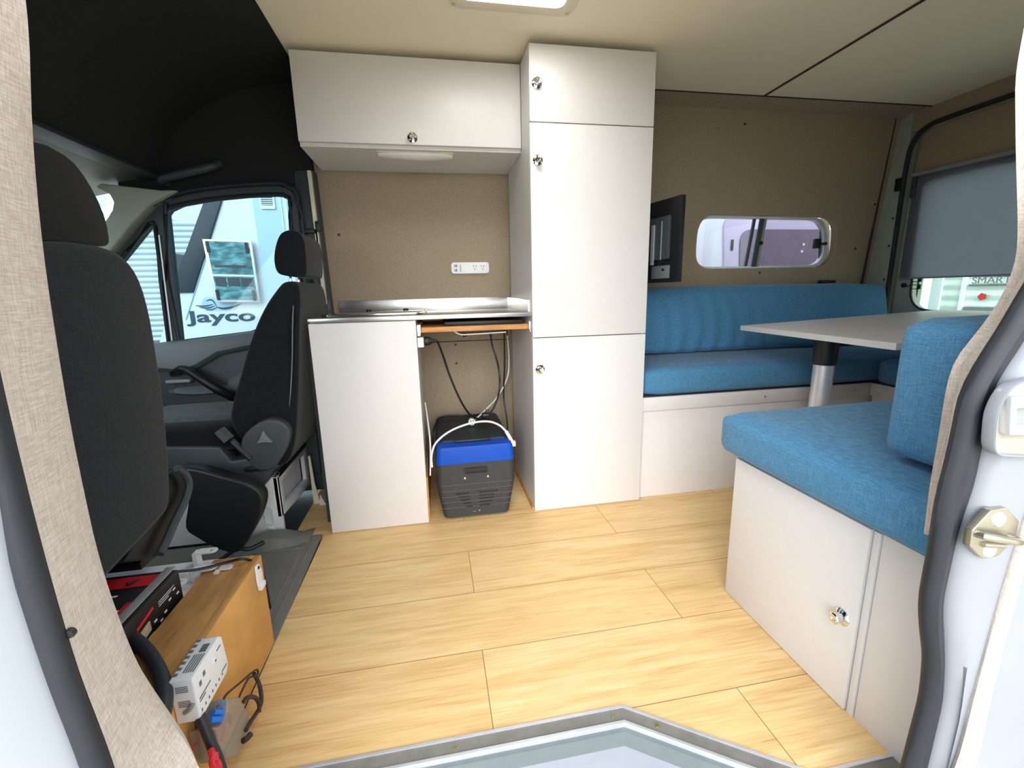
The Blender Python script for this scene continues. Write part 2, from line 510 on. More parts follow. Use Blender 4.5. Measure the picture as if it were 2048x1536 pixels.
def rpoly(pts, r, n=4):
    """round the corners of a polygon"""
    out = []
    m = len(pts)
    for i in range(m):
        p = Vector(pts[i]); a = Vector(pts[i - 1]) - p; b = Vector(pts[(i + 1) % m]) - p
        rr = min(r[i] if isinstance(r, (list, tuple)) else r, a.length * 0.45, b.length * 0.45)
        s = p + a.normalized() * rr; e = p + b.normalized() * rr
        for k in range(n + 1):
            q = k / n
            v = s * (1 - q) ** 2 + p * 2 * q * (1 - q) + e * q * q
            out.append((v.x, v.y))
    return out

def cushion(bm, x0, x1, y0, y1, z0, z1, r=0.03, puff=0.012, wr=0.0, wscale=(6, 6, 6), cuts=14):
    t = bmesh.new()
    bmesh.ops.create_cube(t, size=1)
    c = Vector(((x0 + x1) / 2, (y0 + y1) / 2, (z0 + z1) / 2)); h = Vector(((x1 - x0) / 2, (y1 - y0) / 2, (z1 - z0) / 2))
    for v in t.verts:
        v.co = Vector((c.x + v.co.x * 2 * h.x, c.y + v.co.y * 2 * h.y, c.z + v.co.z * 2 * h.z))
    bmesh.ops.subdivide_edges(t, edges=t.edges[:], cuts=cuts, use_grid_fill=True)
    inner = Vector((h.x - r, h.y - r, h.z - r))
    for v in t.verts:
        d = v.co - c
        q = Vector((max(-inner.x, min(inner.x, d.x)), max(-inner.y, min(inner.y, d.y)), max(-inner.z, min(inner.z, d.z))))
        e = d - q
        if e.length > 1e-6:
            d = q + e.normalized() * r
        u = [d[i] / h[i] for i in range(3)]
        k = [1 - min(1, abs(x)) ** 2.5 for x in u]
        big = max(range(3), key=lambda i: abs(u[i]))
        o = [k[i] for i in range(3) if i != big]
        f = puff * o[0] * o[1]
        if wr:
            f += wr * noise.noise(Vector((d.x * wscale[0], d.y * wscale[1], d.z * wscale[2])))
        if not (big == 2 and u[2] < 0): d[big] += f * (1 if u[big] > 0 else -1)
        v.co = c + d
    merge(bm, t)
    return bm

WLOC = {}

def obj(name, bm, m, parent=None, bev=None, sharp=38):
    bmesh.ops.remove_doubles(bm, verts=bm.verts[:], dist=1e-5)
    me = bpy.data.meshes.new(name)
    off = WLOC[parent.name] if parent else None
    if off is None:
        xs = [v.co for v in bm.verts]
        lo = [min(v[i] for v in xs) for i in range(3)]; hi = [max(v[i] for v in xs) for i in range(3)]
        off = Vector(((lo[0] + hi[0]) / 2, (lo[1] + hi[1]) / 2, lo[2]))
        root = True
    else:
        root = False
    for v in bm.verts:
        v.co -= off
    bm.to_mesh(me); bm.free()
    for p in me.polygons:
        p.use_smooth = True
    me.set_sharp_from_angle(angle=math.radians(sharp))
    me.materials.append(M[m] if isinstance(m, str) else m)
    o = bpy.data.objects.new(name, me)
    COL.objects.link(o)
    if parent:
        o.parent = parent
        WLOC[o.name] = Vector(off)
    else:
        o.location = off
        WLOC[o.name] = Vector(off)
    return o

def world_obj(name, bm, m):
    """mesh kept in world coordinates (setting surfaces whose pattern is laid out in metres)"""
    me = bpy.data.meshes.new(name)
    bm.to_mesh(me); bm.free()
    for p in me.polygons:
        p.use_smooth = True
    me.set_sharp_from_angle(angle=math.radians(38))
    me.materials.append(M[m])
    o = bpy.data.objects.new(name, me); COL.objects.link(o)
    WLOC[o.name] = Vector((0, 0, 0))
    return o

def tag(o, label, cat, group=None, kind=None):
    o['label'] = label; o['category'] = cat
    if group: o['group'] = group
    if kind: o['kind'] = kind
    return o

def struct(o, label=None):
    o['kind'] = 'structure'
    if label: o['label'] = label
    return o

def thing(name, label, cat, loc, group=None):
    o = bpy.data.objects.new(name, None)
    o.empty_display_size = 0.1
    COL.objects.link(o)
    o.location = loc
    WLOC[o.name] = Vector(loc)
    tag(o, label, cat, group)
    return o

def text_bm(s, size, origin, xdir, ydir, depth=0.001, sx=1.0, bold=0.0, align='LEFT', shear=0.0):
    c = bpy.data.curves.new('txt', 'FONT')
    c.body = s; c.size = size; c.extrude = depth; c.offset = bold; c.align_x = align; c.shear = shear
    o = bpy.data.objects.new('txt', c); COL.objects.link(o)
    dg = bpy.context.evaluated_depsgraph_get()
    me = bpy.data.meshes.new_from_object(o.evaluated_get(dg))
    bm = bmesh.new(); bm.from_mesh(me)
    bpy.data.objects.remove(o); bpy.data.meshes.remove(me); bpy.data.curves.remove(c)
    X = Vector(xdir).normalized(); Y = Vector(ydir).normalized(); Z = X.cross(Y)
    for v in bm.verts:
        p = v.co.copy()
        v.co = Vector(origin) + X * p.x * sx + Y * p.y + Z * p.z
    return bm

def into(dst, src):
    merge(dst, src)
    return dst

# ================================================================= THE SETTING
def yw(z):
    return 2.335 if z < 0.9 else 2.335 - 0.09 * (z - 0.9)

# floor of the living area (rows of boards along X)
bm = B()
plate(bm, [(-0.50, 1.76), (-0.50, 1.205), (-0.50, 0.80), (0.385, 0.80), (0.70, 0.588), (0.90, 0.588), (0.90, 0.50), (2.70, 0.50), (2.70, 2.34), (-0.62, 2.34), (-0.62, 1.87), (-0.62, 1.76)], [], 'xy', -0.03, 0.0)
struct(world_obj('floor', bm, 'floor'))
bm = B(); box(bm, -2.2, -0.49, 0.45, 2.34, -0.09, -0.032)
struct(world_obj('floor_cab', bm, 'cabmid'))
bm = B(); box(bm, -0.5, 2.7, 0.80, 2.34, -0.12, -0.031); box(bm, 0.72, 2.7, 0.5, 0.80, -0.12, -0.031)
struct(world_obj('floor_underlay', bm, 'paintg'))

# ceiling with the roof vent opening
VX0, VX1, VY0, VY1 = 0.135, 0.475, 1.245, 1.585
bm = B()
plate(bm, [(-0.50, 0.42), (2.68, 0.42), (2.68, 2.11), (-0.50, 2.11)], [rrect((VX0 + VX1) / 2, (VY0 + VY1) / 2, VX1 - VX0, VY1 - VY0, 0.03)], 'xy', 1.875, 1.93)
struct(world_obj('ceiling', bm, 'ceil'))
bm = B(); box(bm, 1.640, 1.652, 0.45, 2.11, 1.8715, 1.8765)
struct(world_obj('trim_1', bm, 'seam'))
# shallow cove between the ceiling board and the wall lining
bm = B()
prism(bm, [(2.10, 1.884), (2.27, 1.862), (2.36, 1.862), (2.36, 1.95), (2.10, 1.95)], 'yz', -0.5, 2.70)
struct(world_obj('trim_2', bm, 'linen'))
bm = B(); box(bm, 0.9, 2.66, 2.106, 2.112, 1.871, 1.884)
struct(world_obj('trim_3', bm, 'seam'))

# far wall, linen lining, with the sliding window cut through it
WIN = rpoly([(1.463, 1.072), (2.385, 1.072), (2.345, 1.352), (1.452, 1.362)], [0.10, 0.13, 0.10, 0.12], 6)
bm = B()
plate(bm, [(-0.50, -0.03), (2.70, -0.03), (2.70, 0.9), (-0.50, 0.9)], [], 'xz', 0, 0.045, fn=lambda x, y, z: (x, y + yw(z), z))
plate(bm, [(-0.50, 0.9), (2.70, 0.9), (2.70, 1.90), (-0.50, 1.90)], [WIN], 'xz', 0, 0.045, fn=lambda x, y, z: (x, y + yw(z), z))
wall_right = struct(world_obj('wall_right', bm, 'linen'))
bm = B(); box(bm, -0.05, 0.395, 2.330, 2.336, 0.716, 0.720)
struct(world_obj('trim_4', bm, 'seam'))
bm = B(); plate(bm, [(2.585, 0.7), (2.590, 0.7), (2.590, 1.86), (2.585, 1.86)], [], 'xz', -0.002, 0.01, fn=lambda x, y, z: (x, y + yw(z), z))
struct(world_obj('trim_5', bm, 'seam'))
for (x, z) in ((0.105, 0.700), (1.880, 1.045), (-0.425, 1.255), (2.500, 1.175), (2.57, 1.42), (1.66, 1.80), (0.105, 0.60)):
    bm = B(); lathe(bm, [(0.0001, -0.004), (0.006, -0.003), (0.0065, 0.001)], (x, yw(z), z), 'y', 12)
    obj('screw', bm, 'screw', wall_right)
# small black cable clip above the sofa back
bm = B(); box(bm, 2.27, 2.37, 2.285, 2.315, 0.975, 0.995, 0.006)
tag(obj('cable_clip', bm, 'black'), 'small black clip on the linen wall just above the long sofa backrest', 'clip')

# sliding window 1 in the far wall
w1 = thing('window_1', 'rounded sliding side window above the sofa, between the screen and the rear door', 'window', (1.9, 2.33, 1.07))
w1['kind'] = 'structure'
INN = rpoly([(1.475, 1.084), (2.330, 1.084), (2.292, 1.342), (1.464, 1.350)], [0.09, 0.11, 0.09, 0.11], 6)
bm = B(); plate(bm, rpoly([(1.460, 1.068), (2.352, 1.068), (2.312, 1.358), (1.450, 1.366)], [0.10, 0.12, 0.10, 0.12], 6), [INN], 'xz', 2.345, 2.375)
obj('window_frame', bm, 'alu', w1)
bm = B(); plate(bm, rpoly([(2.31, 1.066), (2.392, 1.066), (2.352, 1.354), (2.288, 1.357)], [0.01, 0.08, 0.09, 0.01]), [], 'xz', 2.366, 2.372)
o = obj('reveal', bm, 'cream', w1); o['label'] = 'cream foam reveal at the window end'
bm = B(); prism(bm, [(1.842, 1.080), (1.868, 1.080), (1.898, 1.346), (1.872, 1.346)], 'xz', 2.340, 2.352)
prism(bm, [(1.805, 1.080), (1.818, 1.080), (1.852, 1.346), (1.838, 1.346)], 'xz', 2.352, 2.364)
obj('centre_rail', bm, 'cabmid', w1)
bm = B(); prism(bm, [(1.868, 1.080), (1.884, 1.080), (1.914, 1.346), (1.898, 1.346)], 'xz', 2.341, 2.352)
obj('sash_stile', bm, 'grey', w1)
bm = B(); plate(bm, rpoly([(1.475, 1.084), (1.86, 1.084), (1.89, 1.345), (1.464, 1.350)], [0.09, 0.005, 0.005, 0.11], 6), [], 'xz', 2.360, 2.363)
obj('pane', bm, 'sideglass', w1)
bm = B(); plate(bm, rpoly([(1.872, 1.084), (2.330, 1.084), (2.292, 1.342), (1.902, 1.345)], [0.005, 0.11, 0.09, 0.005], 6), [], 'xz', 2.350, 2.353)
obj('pane', bm, 'sideglass2', w1)
bm = B(); box(bm, 2.235, 2.275, 2.325, 2.345, 1.180, 1.235, 0.004); box(bm, 2.27, 2.30, 2.318, 2.336, 1.20, 1.212, 0.003)
lathe(bm, [(0.0001, -0.012), (0.009, -0.010), (0.009, 0.01)], (2.305, 2.33, 1.206), 'y', 12)
obj('latch', bm, 'black', w1)
bm = B(); lathe(bm, [(0.0001, -0.008), (0.010, -0.006), (0.011, 0.004)], (1.887, 2.34, 1.212), 'y', 12)
obj('button', bm, 'black', w1)

# rear end of the van
bm = B(); box(bm, 2.64, 2.72, 0.45, 2.36, 1.77, 1.93)
struct(world_obj('wall_rear', bm, 'linen'))
bm = B(); box(bm, 2.64, 2.72, 0.45, 2.36, -0.1, 0.08)
struct(world_obj('wall_rear_sill', bm, 'doorpaint'))
bm = B(); box(bm, 2.705, 2.73, 2.08, 2.36, 0.0, 1.95)
struct(world_obj('wall_rear_corner', bm, 'doorpaint'))
# painted rear corner post with its seal
bm = B(); plate(bm, rpoly([(2.185, 0.0), (2.36, 0.0), (2.36, 1.95), (2.185, 1.95)], 0.003), [], 'yz', 2.625, 2.70)
post = struct(world_obj('trim_6', bm, 'doorpaint'))
for z in (0.99, 1.18, 1.33): 
    bm = B(); lathe(bm, [(0.0001, -0.004), (0.006, -0.003), (0.006, 0.001)], (2.625, 2.215, z), 'x', 10); obj('screw', bm, 'screw', post)
bm = B()
tube(bm, [(2.628, 2.186, 0.10), (2.628, 2.186, 0.60), (2.628, 2.187, 1.2), (2.628, 2.186, 1.60), (2.628, 2.165, 1.72), (2.628, 2.10, 1.775), (2.628, 1.95, 1.785), (2.628, 1.2, 1.785), (2.628, 0.7, 1.785)], 0.012, 8)
struct(obj('trim_7', bm, 'rubber'))
bm = B(); box(bm, 2.612, 2.63, 2.190, 2.225, 1.475, 1.545, 0.004)
obj('door_check_bracket', bm, 'black', post)

def rear_door(name, y0, y1, hinge):
    d = thing(name, 'left rear door of the van behind the blind' if hinge else 'right rear door of the van, out past the pillar', 'door', (2.69, (y0 + y1) / 2, 0.08))
    d['kind'] = 'structure'
    hole = rpoly([(y0 + 0.10, 0.815), (y1 - 0.09, 0.815), (y1 - 0.075, 1.50), (y0 + 0.09, 1.50)], [0.08, 0.12, 0.05, 0.05], 6)
    bm = B(); plate(bm, [(y0, 0.08), (y1, 0.08), (y1, 1.545), (y0, 1.545)], [hole], 'yz', 2.665, 2.70)
    obj('door_panel', bm, 'doorpaint', d)
    bm = B(); plate(bm, rpoly([(y0, 1.545), (y1, 1.545), (y1 - 0.02, 1.74), (y1 - 0.06, 1.775), (y0, 1.775)], [0.001, 0.001, 0.03, 0.03, 0.001]), [], 'yz', 2.670, 2.70)
    o = obj('upper_lining', bm, 'linen', d)
    bm = B()
    g = [(p[0], p[1]) for p in hole]
    tube(bm, [(2.664, p[0], p[1]) for p in g], 0.006, 8, 1, smooth=False, closed=True)
    obj('window_seal', bm, 'rubber', d)
    bm = B(); plate(bm, hole, [], 'yz', 2.684, 2.688)
    obj('pane', bm, 'rearglass', d)
    return d
d2 = rear_door('door_2', 1.41, 2.175, True)
d3 = rear_door('door_3', 0.62, 1.39, False)
# the glass heater tabs, a little grommet and cable on door_2
for z in (0.935, 0.975):
    bm = B(); box(bm, 2.655, 2.662, 2.035, 2.085, z - 0.004, z); box(bm, 2.655, 2.662, 2.035, 2.050, z, z + 0.022)
    box(bm, 2.655, 2.662, 2.050, 2.085, z + 0.018, z + 0.022)
    obj('glass_contact', bm, 'black', d2)
bm = B(); lathe(bm, [(0.0001, -0.010), (0.013, -0.007), (0.014, 0.002)], (2.664, 2.128, 0.955), 'x', 14)
tube(bm, [(2.660, 2.120, 0.955), (2.655, 2.105, 0.948), (2.66, 2.088, 0.957)], 0.0022, 6)
obj('cable_grommet', bm, 'black', d2)
bm = B(); box(bm, 2.645, 2.660, 2.135, 2.160, 1.43, 1.535, 0.003)
obj('hinge_trim', bm, 'cabmid', d2)

# roller blind hanging over the rear window
bl = thing('roller_blind', 'grey cloth blind pulled most of the way down over the rear door window', 'blind', (2.655, 1.80, 0.99))
bm = B(); t_ = B()
bmesh.ops.create_grid(t_, x_segments=20, y_segments=12, size=1)
for v in t_.verts:
    y = 1.79 + v.co.x * 0.365; z = 1.262 + v.co.y * 0.272 + 0.010 * v.co.x
    v.co = Vector((2.652 + 0.004 * math.sin(y * 9), y, z))
bmesh.ops.solidify(t_, geom=t_.faces[:], thickness=0.003)
merge(bm, t_); obj('blind_cloth', bm, 'blind', bl)
bm = B(); tube(bm, [(2.645, 1.42, 1.535), (2.645, 2.155, 1.548)], 0.012, 12, 1, False); obj('roller_tube', bm, 'grey', bl)
bm = B(); box(bm, 2.646, 2.654, 1.43, 2.15, 0.988, 0.996, 0.002); obj('bottom_bar', bm, 'grey', bl)

# side wall on the sliding-door side, behind the opening and ahead of it
bm = B(); box(bm, 0.98, 2.70, 0.38, 0.46, -0.1, 1.93)
struct(world_obj('wall_left', bm, 'linen'))
bm = B(); box(bm, -0.62, 1.0, 0.36, 0.46, 1.66, 1.93)
struct(world_obj('wall_left_header', bm, 'linen'))

# ================================================================= ROOF VENT
rvt = thing('roof_vent', 'cream framed square roof vent with an added white glow in the middle of the ceiling', 'roof light', (0.305, 1.415, 1.86))
bm = B(); plate(bm, rrect(0.305, 1.415, 0.415, 0.415, 0.05), [rrect(0.305, 1.415, 0.335, 0.335, 0.03)], 'xy', 1.862, 1.875, bev=0.003)
obj('vent_frame', bm, 'cream', rvt)
bm = B(); plate(bm, rrect(0.305, 1.415, 0.338, 0.338, 0.03), [rrect(0.305, 1.415, 0.330, 0.330, 0.028)], 'xy', 1.863, 1.96)
obj('vent_throat', bm, 'white', rvt)
bm = B(); loft(bm, [[(0.305 + 0.17 * s * (1 if k in (0, 3) else -1), 1.415 + 0.17 * s * (1 if k < 2 else -1), z) for k in range(4)] for s, z in ((1, 1.955), (1.02, 1.97), (0.9, 2.0), (0.5, 2.01))])
obj('vent_dome', bm, 'dome', rvt)
ld = bpy.data.lights.new('vent_fill_light', 'AREA'); ld.shape = 'SQUARE'; ld.size = 0.31; ld.energy = 0.8; ld.color = (1.0, 0.96, 0.90)  # fill lamp added under the vent dome to brighten the cabin
lo = bpy.data.objects.new('vent_fill_light', ld); COL.objects.link(lo); lo.parent = rvt; lo.location = (0, 0, 0.035)
bm = B(); plate(bm, rrect(0.305, 1.415, 0.328, 0.328, 0.028), [], 'xy', 1.900, 1.904); obj('diffuser', bm, 'glowwhite', rvt)  # added glowing sheet below the dome, paired with the fill lamp
for x in (0.118, 0.492):
    for y in (1.228, 1.602):
        bm = B(); lathe(bm, [(0.0001, -0.003), (0.006, -0.002), (0.006, 0.001)], (x, y, 1.862), 'z', 10); obj('screw', bm, 'gold', rvt)

# ================================================================= KITCHEN
YF = 1.7586
def lock_knob(parent, x, y, z, name='lock_knob', axis='y', s=1.0, sgn=-1):
    bm = B()
    pr = [(0.019 * s, 0.0), (0.0195 * s, 0.003), (0.015 * s, 0.006), (0.0105 * s, 0.008), (0.010 * s, 0.016), (0.0125 * s, 0.019), (0.0125 * s, 0.024), (0.010 * s, 0.026), (0.006 * s, 0.0255), (0.0045 * s, 0.0235), (0.0001, 0.0235)]
    lathe(bm, [(r, sgn * h) for r, h in pr], (x, y, z), axis, 28)
    return obj(name, bm, 'chrome', parent)

# overhead cabinet
oc = thing('overhead_cabinet', 'long white overhead cupboard with one flap above the steel worktop', 'cabinet', (-0.035, 2.09, 1.53))
bm = B()
box(bm, -0.467, -0.452, 1.936, 2.27, 1.532, 1.852); box(bm, 0.380, 0.3955, 1.936, 2.27, 1.532, 1.852)
box(bm, -0.452, 0.380, 1.936, 2.27, 1.532, 1.547); box(bm, -0.452, 0.380, 1.936, 2.25, 1.838, 1.852); box(bm, -0.452, 0.380, 2.255, 2.27, 1.547, 1.838)
obj('cabinet_body', bm, 'lam', oc)
bm = B(); box(bm, -0.467, 0.3945, 1.918, 1.9355, 1.545, 1.852, 0.0015)
od = obj('flap_door', bm, 'lam', oc)
lock_knob(od, -0.042, 1.918, 1.570)
# slim lamp under it
ul = thing('under_cabinet_lamp', 'slim white curved lamp fixed under the overhead cupboard, switched off', 'lamp', (-0.035, 2.0, 1.515))
bm = B(); rings = []
for i in range(13):
    s = -1 + 2 * i / 12; w = 0.036 * (1 - abs(s) ** 6 * 0.5); h = 0.020 * (1 - s ** 2 * 0.45)
    rings.append([(-0.035 + 0.150 * s, 1.998 + w * math.cos(a), 1.531 - max(0, h * math.sin(a))) for a in [math.pi * k / 10 for k in range(11)]])
loft(bm, rings); obj('diffuser', bm, 'white', ul)
bm = B(); box(bm, -0.188, 0.118, 1.960, 2.036, 1.528, 1.532, 0.001); obj('base_plate', bm, 'cream', ul)

# tall cupboard
tcb = thing('tall_cabinet', 'full height white cupboard with three doors beside the kitchen', 'cabinet', (0.646, 2.03, 0))
bm = B()
box(bm, 0.3965, 0.412, 1.776, 2.245, 0, 1.85); box(bm, 0.881, 0.896, 1.776, 2.245, 0, 1.85)
box(bm, 0.412, 0.881, 1.79, 2.245, 1.835, 1.85); box(bm, 0.412, 0.881, 1.79, 2.245, 0.0, 0.03); box(bm, 0.412, 0.881, 2.23, 2.245, 0.03, 1.835)
for z in (0.777, 1.589): box(bm, 0.412, 0.881, 1.79, 2.23, z - 0.008, z + 0.008)
obj('cabinet_body', bm, 'lam', tcb)
for z0, z1, kz, kx in ((0.002, 0.7755, 0.646, 0.426), (0.7795, 1.5875, 1.456, 0.425), (1.5915, 1.850, 1.719, 0.424)):
    bm = B(); box(bm, 0.3965, 0.896, YF, 1.775, z0, z1, 0.0015)
    d = obj('cabinet_door', bm, 'lam', tcb)
    lock_knob(d, kx, YF, kz)

# base unit left of the open bay
bc = thing('kitchen_unit', 'white kitchen base unit with plain front under the left end of the worktop', 'cabinet', (-0.27, 2.03, 0))
bm = B()
box(bm, -0.466, -0.451, 1.777, 2.33, 0, 0.866); box(bm, -0.0875, -0.072, 1.777, 2.33, 0, 0.866)
box(bm, -0.451, -0.0875, 1.79, 2.32, 0.0, 0.016); box(bm, -0.451, -0.0875, 1.79, 1.83, 0.85, 0.866)
obj('cabinet_body', bm, 'lam', bc)
bm = B(); box(bm, -0.4675, -0.0716, YF, 1.7765, 0.002, 0.864, 0.0015); obj('front_panel', bm, 'lam', bc)
bm = B(); box(bm, -0.0716, -0.066, 1.780, 2.33, 0.0, 0.20)
o = obj('plinth_strip', bm, 'board', bc); o['label'] = 'bare timber strip inside the bay'
bm = B(); box(bm, 0.389, 0.3962, 1.775, 2.24, 0.0, 0.012); o = obj('plinth_strip', bm, 'board', tcb); o['label'] = 'bare timber strip inside the bay'

# stainless worktop
wt = thing('steel_worktop', 'brushed steel kitchen worktop with upstand at the back', 'worktop', (-0.035, 2.05, 0.866))
bm = B(); box(bm, -0.472, 0.3955, 1.766, 2.332, 0.867, 0.884, 0.002)
obj('worktop_slab', bm, 'steel', wt)
bm = B(); box(bm, -0.46, 0.3955, 2.318, 2.334, 0.884, 0.944, 0.002); obj('upstand', bm, 'steel', wt)
bm = B(); prism(bm, [(1.80, 0.884), (2.318, 0.884), (2.318, 0.942), (2.0, 0.938), (1.80, 0.932)], 'yz', 0.388, 0.3955); obj('side_upstand', bm, 'steel', wt)
bm = B(); plate(bm, rrect(-0.245, 2.03, 0.40, 0.36, 0.03), [], 'xy', 0.886, 0.893, bev=0.001); lid = obj('glass_lid', bm, 'glassblack', wt); lid['label'] = 'dark glass lid over the sink'
for x in (-0.30, -0.13):
    bm = B(); lathe(bm, [(0.012, 0), (0.012, 0.008), (0.0001, 0.010)], (x, 2.17, 0.893), 'z', 14); obj('lid_hinge', bm, 'black', lid)
bm = B(); tube(bm, [(-0.43, 1.90, 0.888), (-0.35, 1.86, 0.892), (-0.06, 1.86, 0.892), (-0.035, 1.90, 0.892), (-0.035, 2.18, 0.892)], 0.003, 6); obj('sink_rim', bm, 'steel', wt)

# power board on the wall
pb = thing('power_board', 'white double power point with charging sockets on the kitchen splash wall', 'power outlet', (0.198, 2.316, 1.065))
yy = yw(1.09)
bm = B(); plate(bm, rrect(0.198, 1.093, 0.194, 0.056, 0.014), [], 'xz', yy - 0.012, yy + 0.004, bev=0.002); obj('face_plate', bm, 'white', pb)
for cx in (0.221, 0.262):
    bm = B()
    for dx, dz, ang in ((-0.0065, 0.006, 0.45), (0.0065, 0.006, -0.45), (0, -0.009, 0)):
        t_ = B(); box(t_, -0.0012, 0.0012, yy - 0.0135, yy - 0.0115, -0.0045, 0.0045)
        bmesh.ops.rotate(t_, verts=t_.verts[:], cent=(0, 0, 0), matrix=Matrix.Rotation(-ang, 3, 'Y'))
        bmesh.ops.translate(t_, verts=t_.verts[:], vec=(cx + dx, 0, 1.096 + dz)); merge(bm, t_)
    obj('socket', bm, 'black', pb)
for dz in (0.011, -0.011):
    bm = B(); box(bm, 0.117, 0.121, yy - 0.013, yy - 0.011, 1.093 + dz - 0.006, 1.093 + dz + 0.006); box(bm, 0.124, 0.131, yy - 0.013, yy - 0.011, 1.093 + dz - 0.006, 1.093 + dz + 0.006)
    obj('charging_port', bm, 'print_grey', pb)
bm = B()
for k in range(8): box(bm, 0.144, 0.151, yy - 0.0128, yy - 0.0115, 1.076 + k * 0.0043, 1.078 + k * 0.0043)
obj('fine_print', bm, 'print_grey', pb)

# pull-out board in the bay
po = thing('pull_out_board', 'sliding timber shelf board on steel runners just under the worktop', 'shelf', (0.165, 2.0, 0.80))
bm = B(); box(bm, -0.053, 0.386, 1.80, 2.26, 0.813, 0.834, 0.002); obj('shelf_board', bm, 'board', po)
for x0, x1 in ((-0.0715, -0.054), (0.387, 0.396)):
    bm = B(); box(bm, x0, x1, 1.785, 2.25, 0.812, 0.846, 0.002); box(bm, x0 + 0.003, x1 - 0.003, 1.780, 1.80, 0.802, 0.812); obj('runner', bm, 'alu', po)
bm = B(); box(bm, 0.10, 0.31, 1.86, 2.15, 0.798, 0.812, 0.003)
lathe(bm, [(0.008, -0.016), (0.009, 0.0)], (0.125, 1.86, 0.80), 'z', 12); lathe(bm, [(0.008, -0.016), (0.009, 0.0)], (0.300, 1.86, 0.80), 'z', 12)
obj('mounting_bracket', bm, 'black', po)
bm = B(); tube(bm, [(0.08, 1.84, 0.81), (0.105, 1.845, 0.797), (0.14, 1.85, 0.795), (0.30, 1.85, 0.799)], 0.003, 6); obj('bracket_wire', bm, 'white', po)
bm = B(); box(bm, 0.04, 0.37, 1.83, 2.2, 0.835, 0.852, 0.004)
tag(obj('tray', bm, 'black'), 'flat black tray lying on the pull-out timber board', 'tray')

# ---------------------------------------------------------------- portable fridge
fr = thing('portable_fridge', 'dark grey portable fridge with bright blue lid band in the open bay', 'fridge', (0.14, 2.02, 0))
bm = B()
secs = []
for z, x0, x1 in ((0.004, 0.005, 0.270), (0.012, -0.006, 0.282), (0.10, -0.022, 0.300), (0.165, -0.028, 0.312), (0.235, -0.028, 0.312), (0.256, -0.026, 0.309)):
    secs.append([(p[0], p[1], z) for p in rrect((x0 + x1) / 2, 2.025, x1 - x0, 0.50 - (0.03 if z < 0.01 else 0), 0.028)])
loft(bm, secs); body = obj('fridge_body', bm, 'fridge', fr)
bm = B(); secs = []
for z, g in ((0.2565, 0), (0.318, 0.004), (0.330, 0.010)):
    secs.append([(p[0], p[1], z) for p in rrect(0.1415, 1.83, 0.334 - 2 * g, 0.115 - g, 0.02)])
loft(bm, secs); obj('blue_band', bm, 'blue', fr)
bm = B(); secs = []
for z, g in ((0.2575, 0.0), (0.325, 0.006), (0.337, 0.018)):
    secs.append([(p[0], p[1], z) for p in rrect(0.1415, 2.055, 0.334 - 2 * g, 0.44 - 2 * g, 0.02)])
loft(bm, secs); flid = obj('fridge_lid', bm, 'fridgelid', fr)
bm = B(); box(bm, 0.055, 0.215, 1.832, 1.852, 0.329, 0.341, 0.003); obj('lid_catch', bm, 'black', flid)
bm = B(); plate(bm, rrect(0.140, 0.222, 0.100, 0.026, 0.004), [rrect(0.140, 0.222, 0.088, 0.017, 0.003)], 'xz', 1.769, 1.778)
box(bm, 0.095, 0.185, 1.773, 1.779, 0.212, 0.232); obj('grip', bm, 'black', body)
for x, z in ((0.091, 0.191), (0.190, 0.190)):
    bm = B(); lathe(bm, [(0.0001, -0.006), (0.004, -0.006), (0.0065, -0.003), (0.007, 0.003)], (x, 1.775, z), 'y', 14); obj('screw', bm, 'chrome', body)
for k, (a, b_, c_, d_) in enumerate(((0.050, 0.105, 0.150, 0.232), (0.060, 0.105, 0.150, 0.215), (0.068, 0.110, 0.150, 0.214), (0.078, 0.112, 0.150, 0.205), (0.092, 0.118, 0.150, 0.196))):
    z = 0.118 - k * 0.0155
    for q0, q1 in ((a, b_), (c_, d_)):
        bm = B(); box(bm, q0, q1, 1.772, 1.780, z, z + 0.0032); obj('vent_slot', bm, 'black', body)
bm = B()
for k in range(5): box(bm, -0.010 , 0.293, 1.7738, 1.778, 0.160 - k * 0.026, 0.1608 - k * 0.026)
obj('moulded_ridges', bm, 'cabgrey', body)
bm = B(); into(bm, text_bm('OFF', 0.007, (0.122, 1.773, 0.030), (1, 0, 0), (0, 0, 1), 0.0005)); lathe(bm, [(0.004, -0.001), (0.005, 0.004)], (0.148, 1.774, 0.033), 'y', 10)
bm.free(); bm = B(); box(bm, 0.120, 0.132, 1.7735, 1.779, 0.030, 0.0315); lathe(bm, [(0.0001, -0.001), (0.0035, 0.0), (0.0045, 0.006)], (0.148, 1.775, 0.033), 'y', 10)
obj('panel_marks', bm, 'grey', body)

fr.location.y -= 0.014
# ---------------------------------------------------------------- leads in the bay
c1 = thing('black_power_cord', 'black mains lead drooping from the white adaptor down onto the fridge', 'cable', (0.1, 1.9, 0.34))
bm = B(); tube(bm, [(-0.002, 1.806, 0.778), (0.010, 1.83, 0.768), (0.030, 1.90, 0.70), (0.060, 1.93, 0.59), (0.105, 1.96, 0.47), (0.150, 2.00, 0.395), (0.205, 2.05, 0.365), (0.262, 2.08, 0.40), (0.300, 2.10, 0.49), (0.302, 2.12, 0.60), (0.275, 2.14, 0.72), (0.268, 2.12, 0.80)], 0.0048, 8)
tube(bm, [(0.235, 2.12, 0.375), (0.16, 2.17, 0.347), (0.075, 2.19, 0.352), (0.0, 2.17, 0.348), (-0.036, 2.10, 0.30), (-0.040, 2.08, 0.22)], 0.0042, 8)
obj('lead', bm, 'black', c1)
bm = B(); lathe(bm, [(0.0001, 0.0), (0.017, 0.001), (0.019, 0.008), (0.017, 0.020), (0.008, 0.036), (0.006, 0.05)], (-0.045, 1.806, 0.778), 'x', 18); obj('plug', bm, 'black', c1)
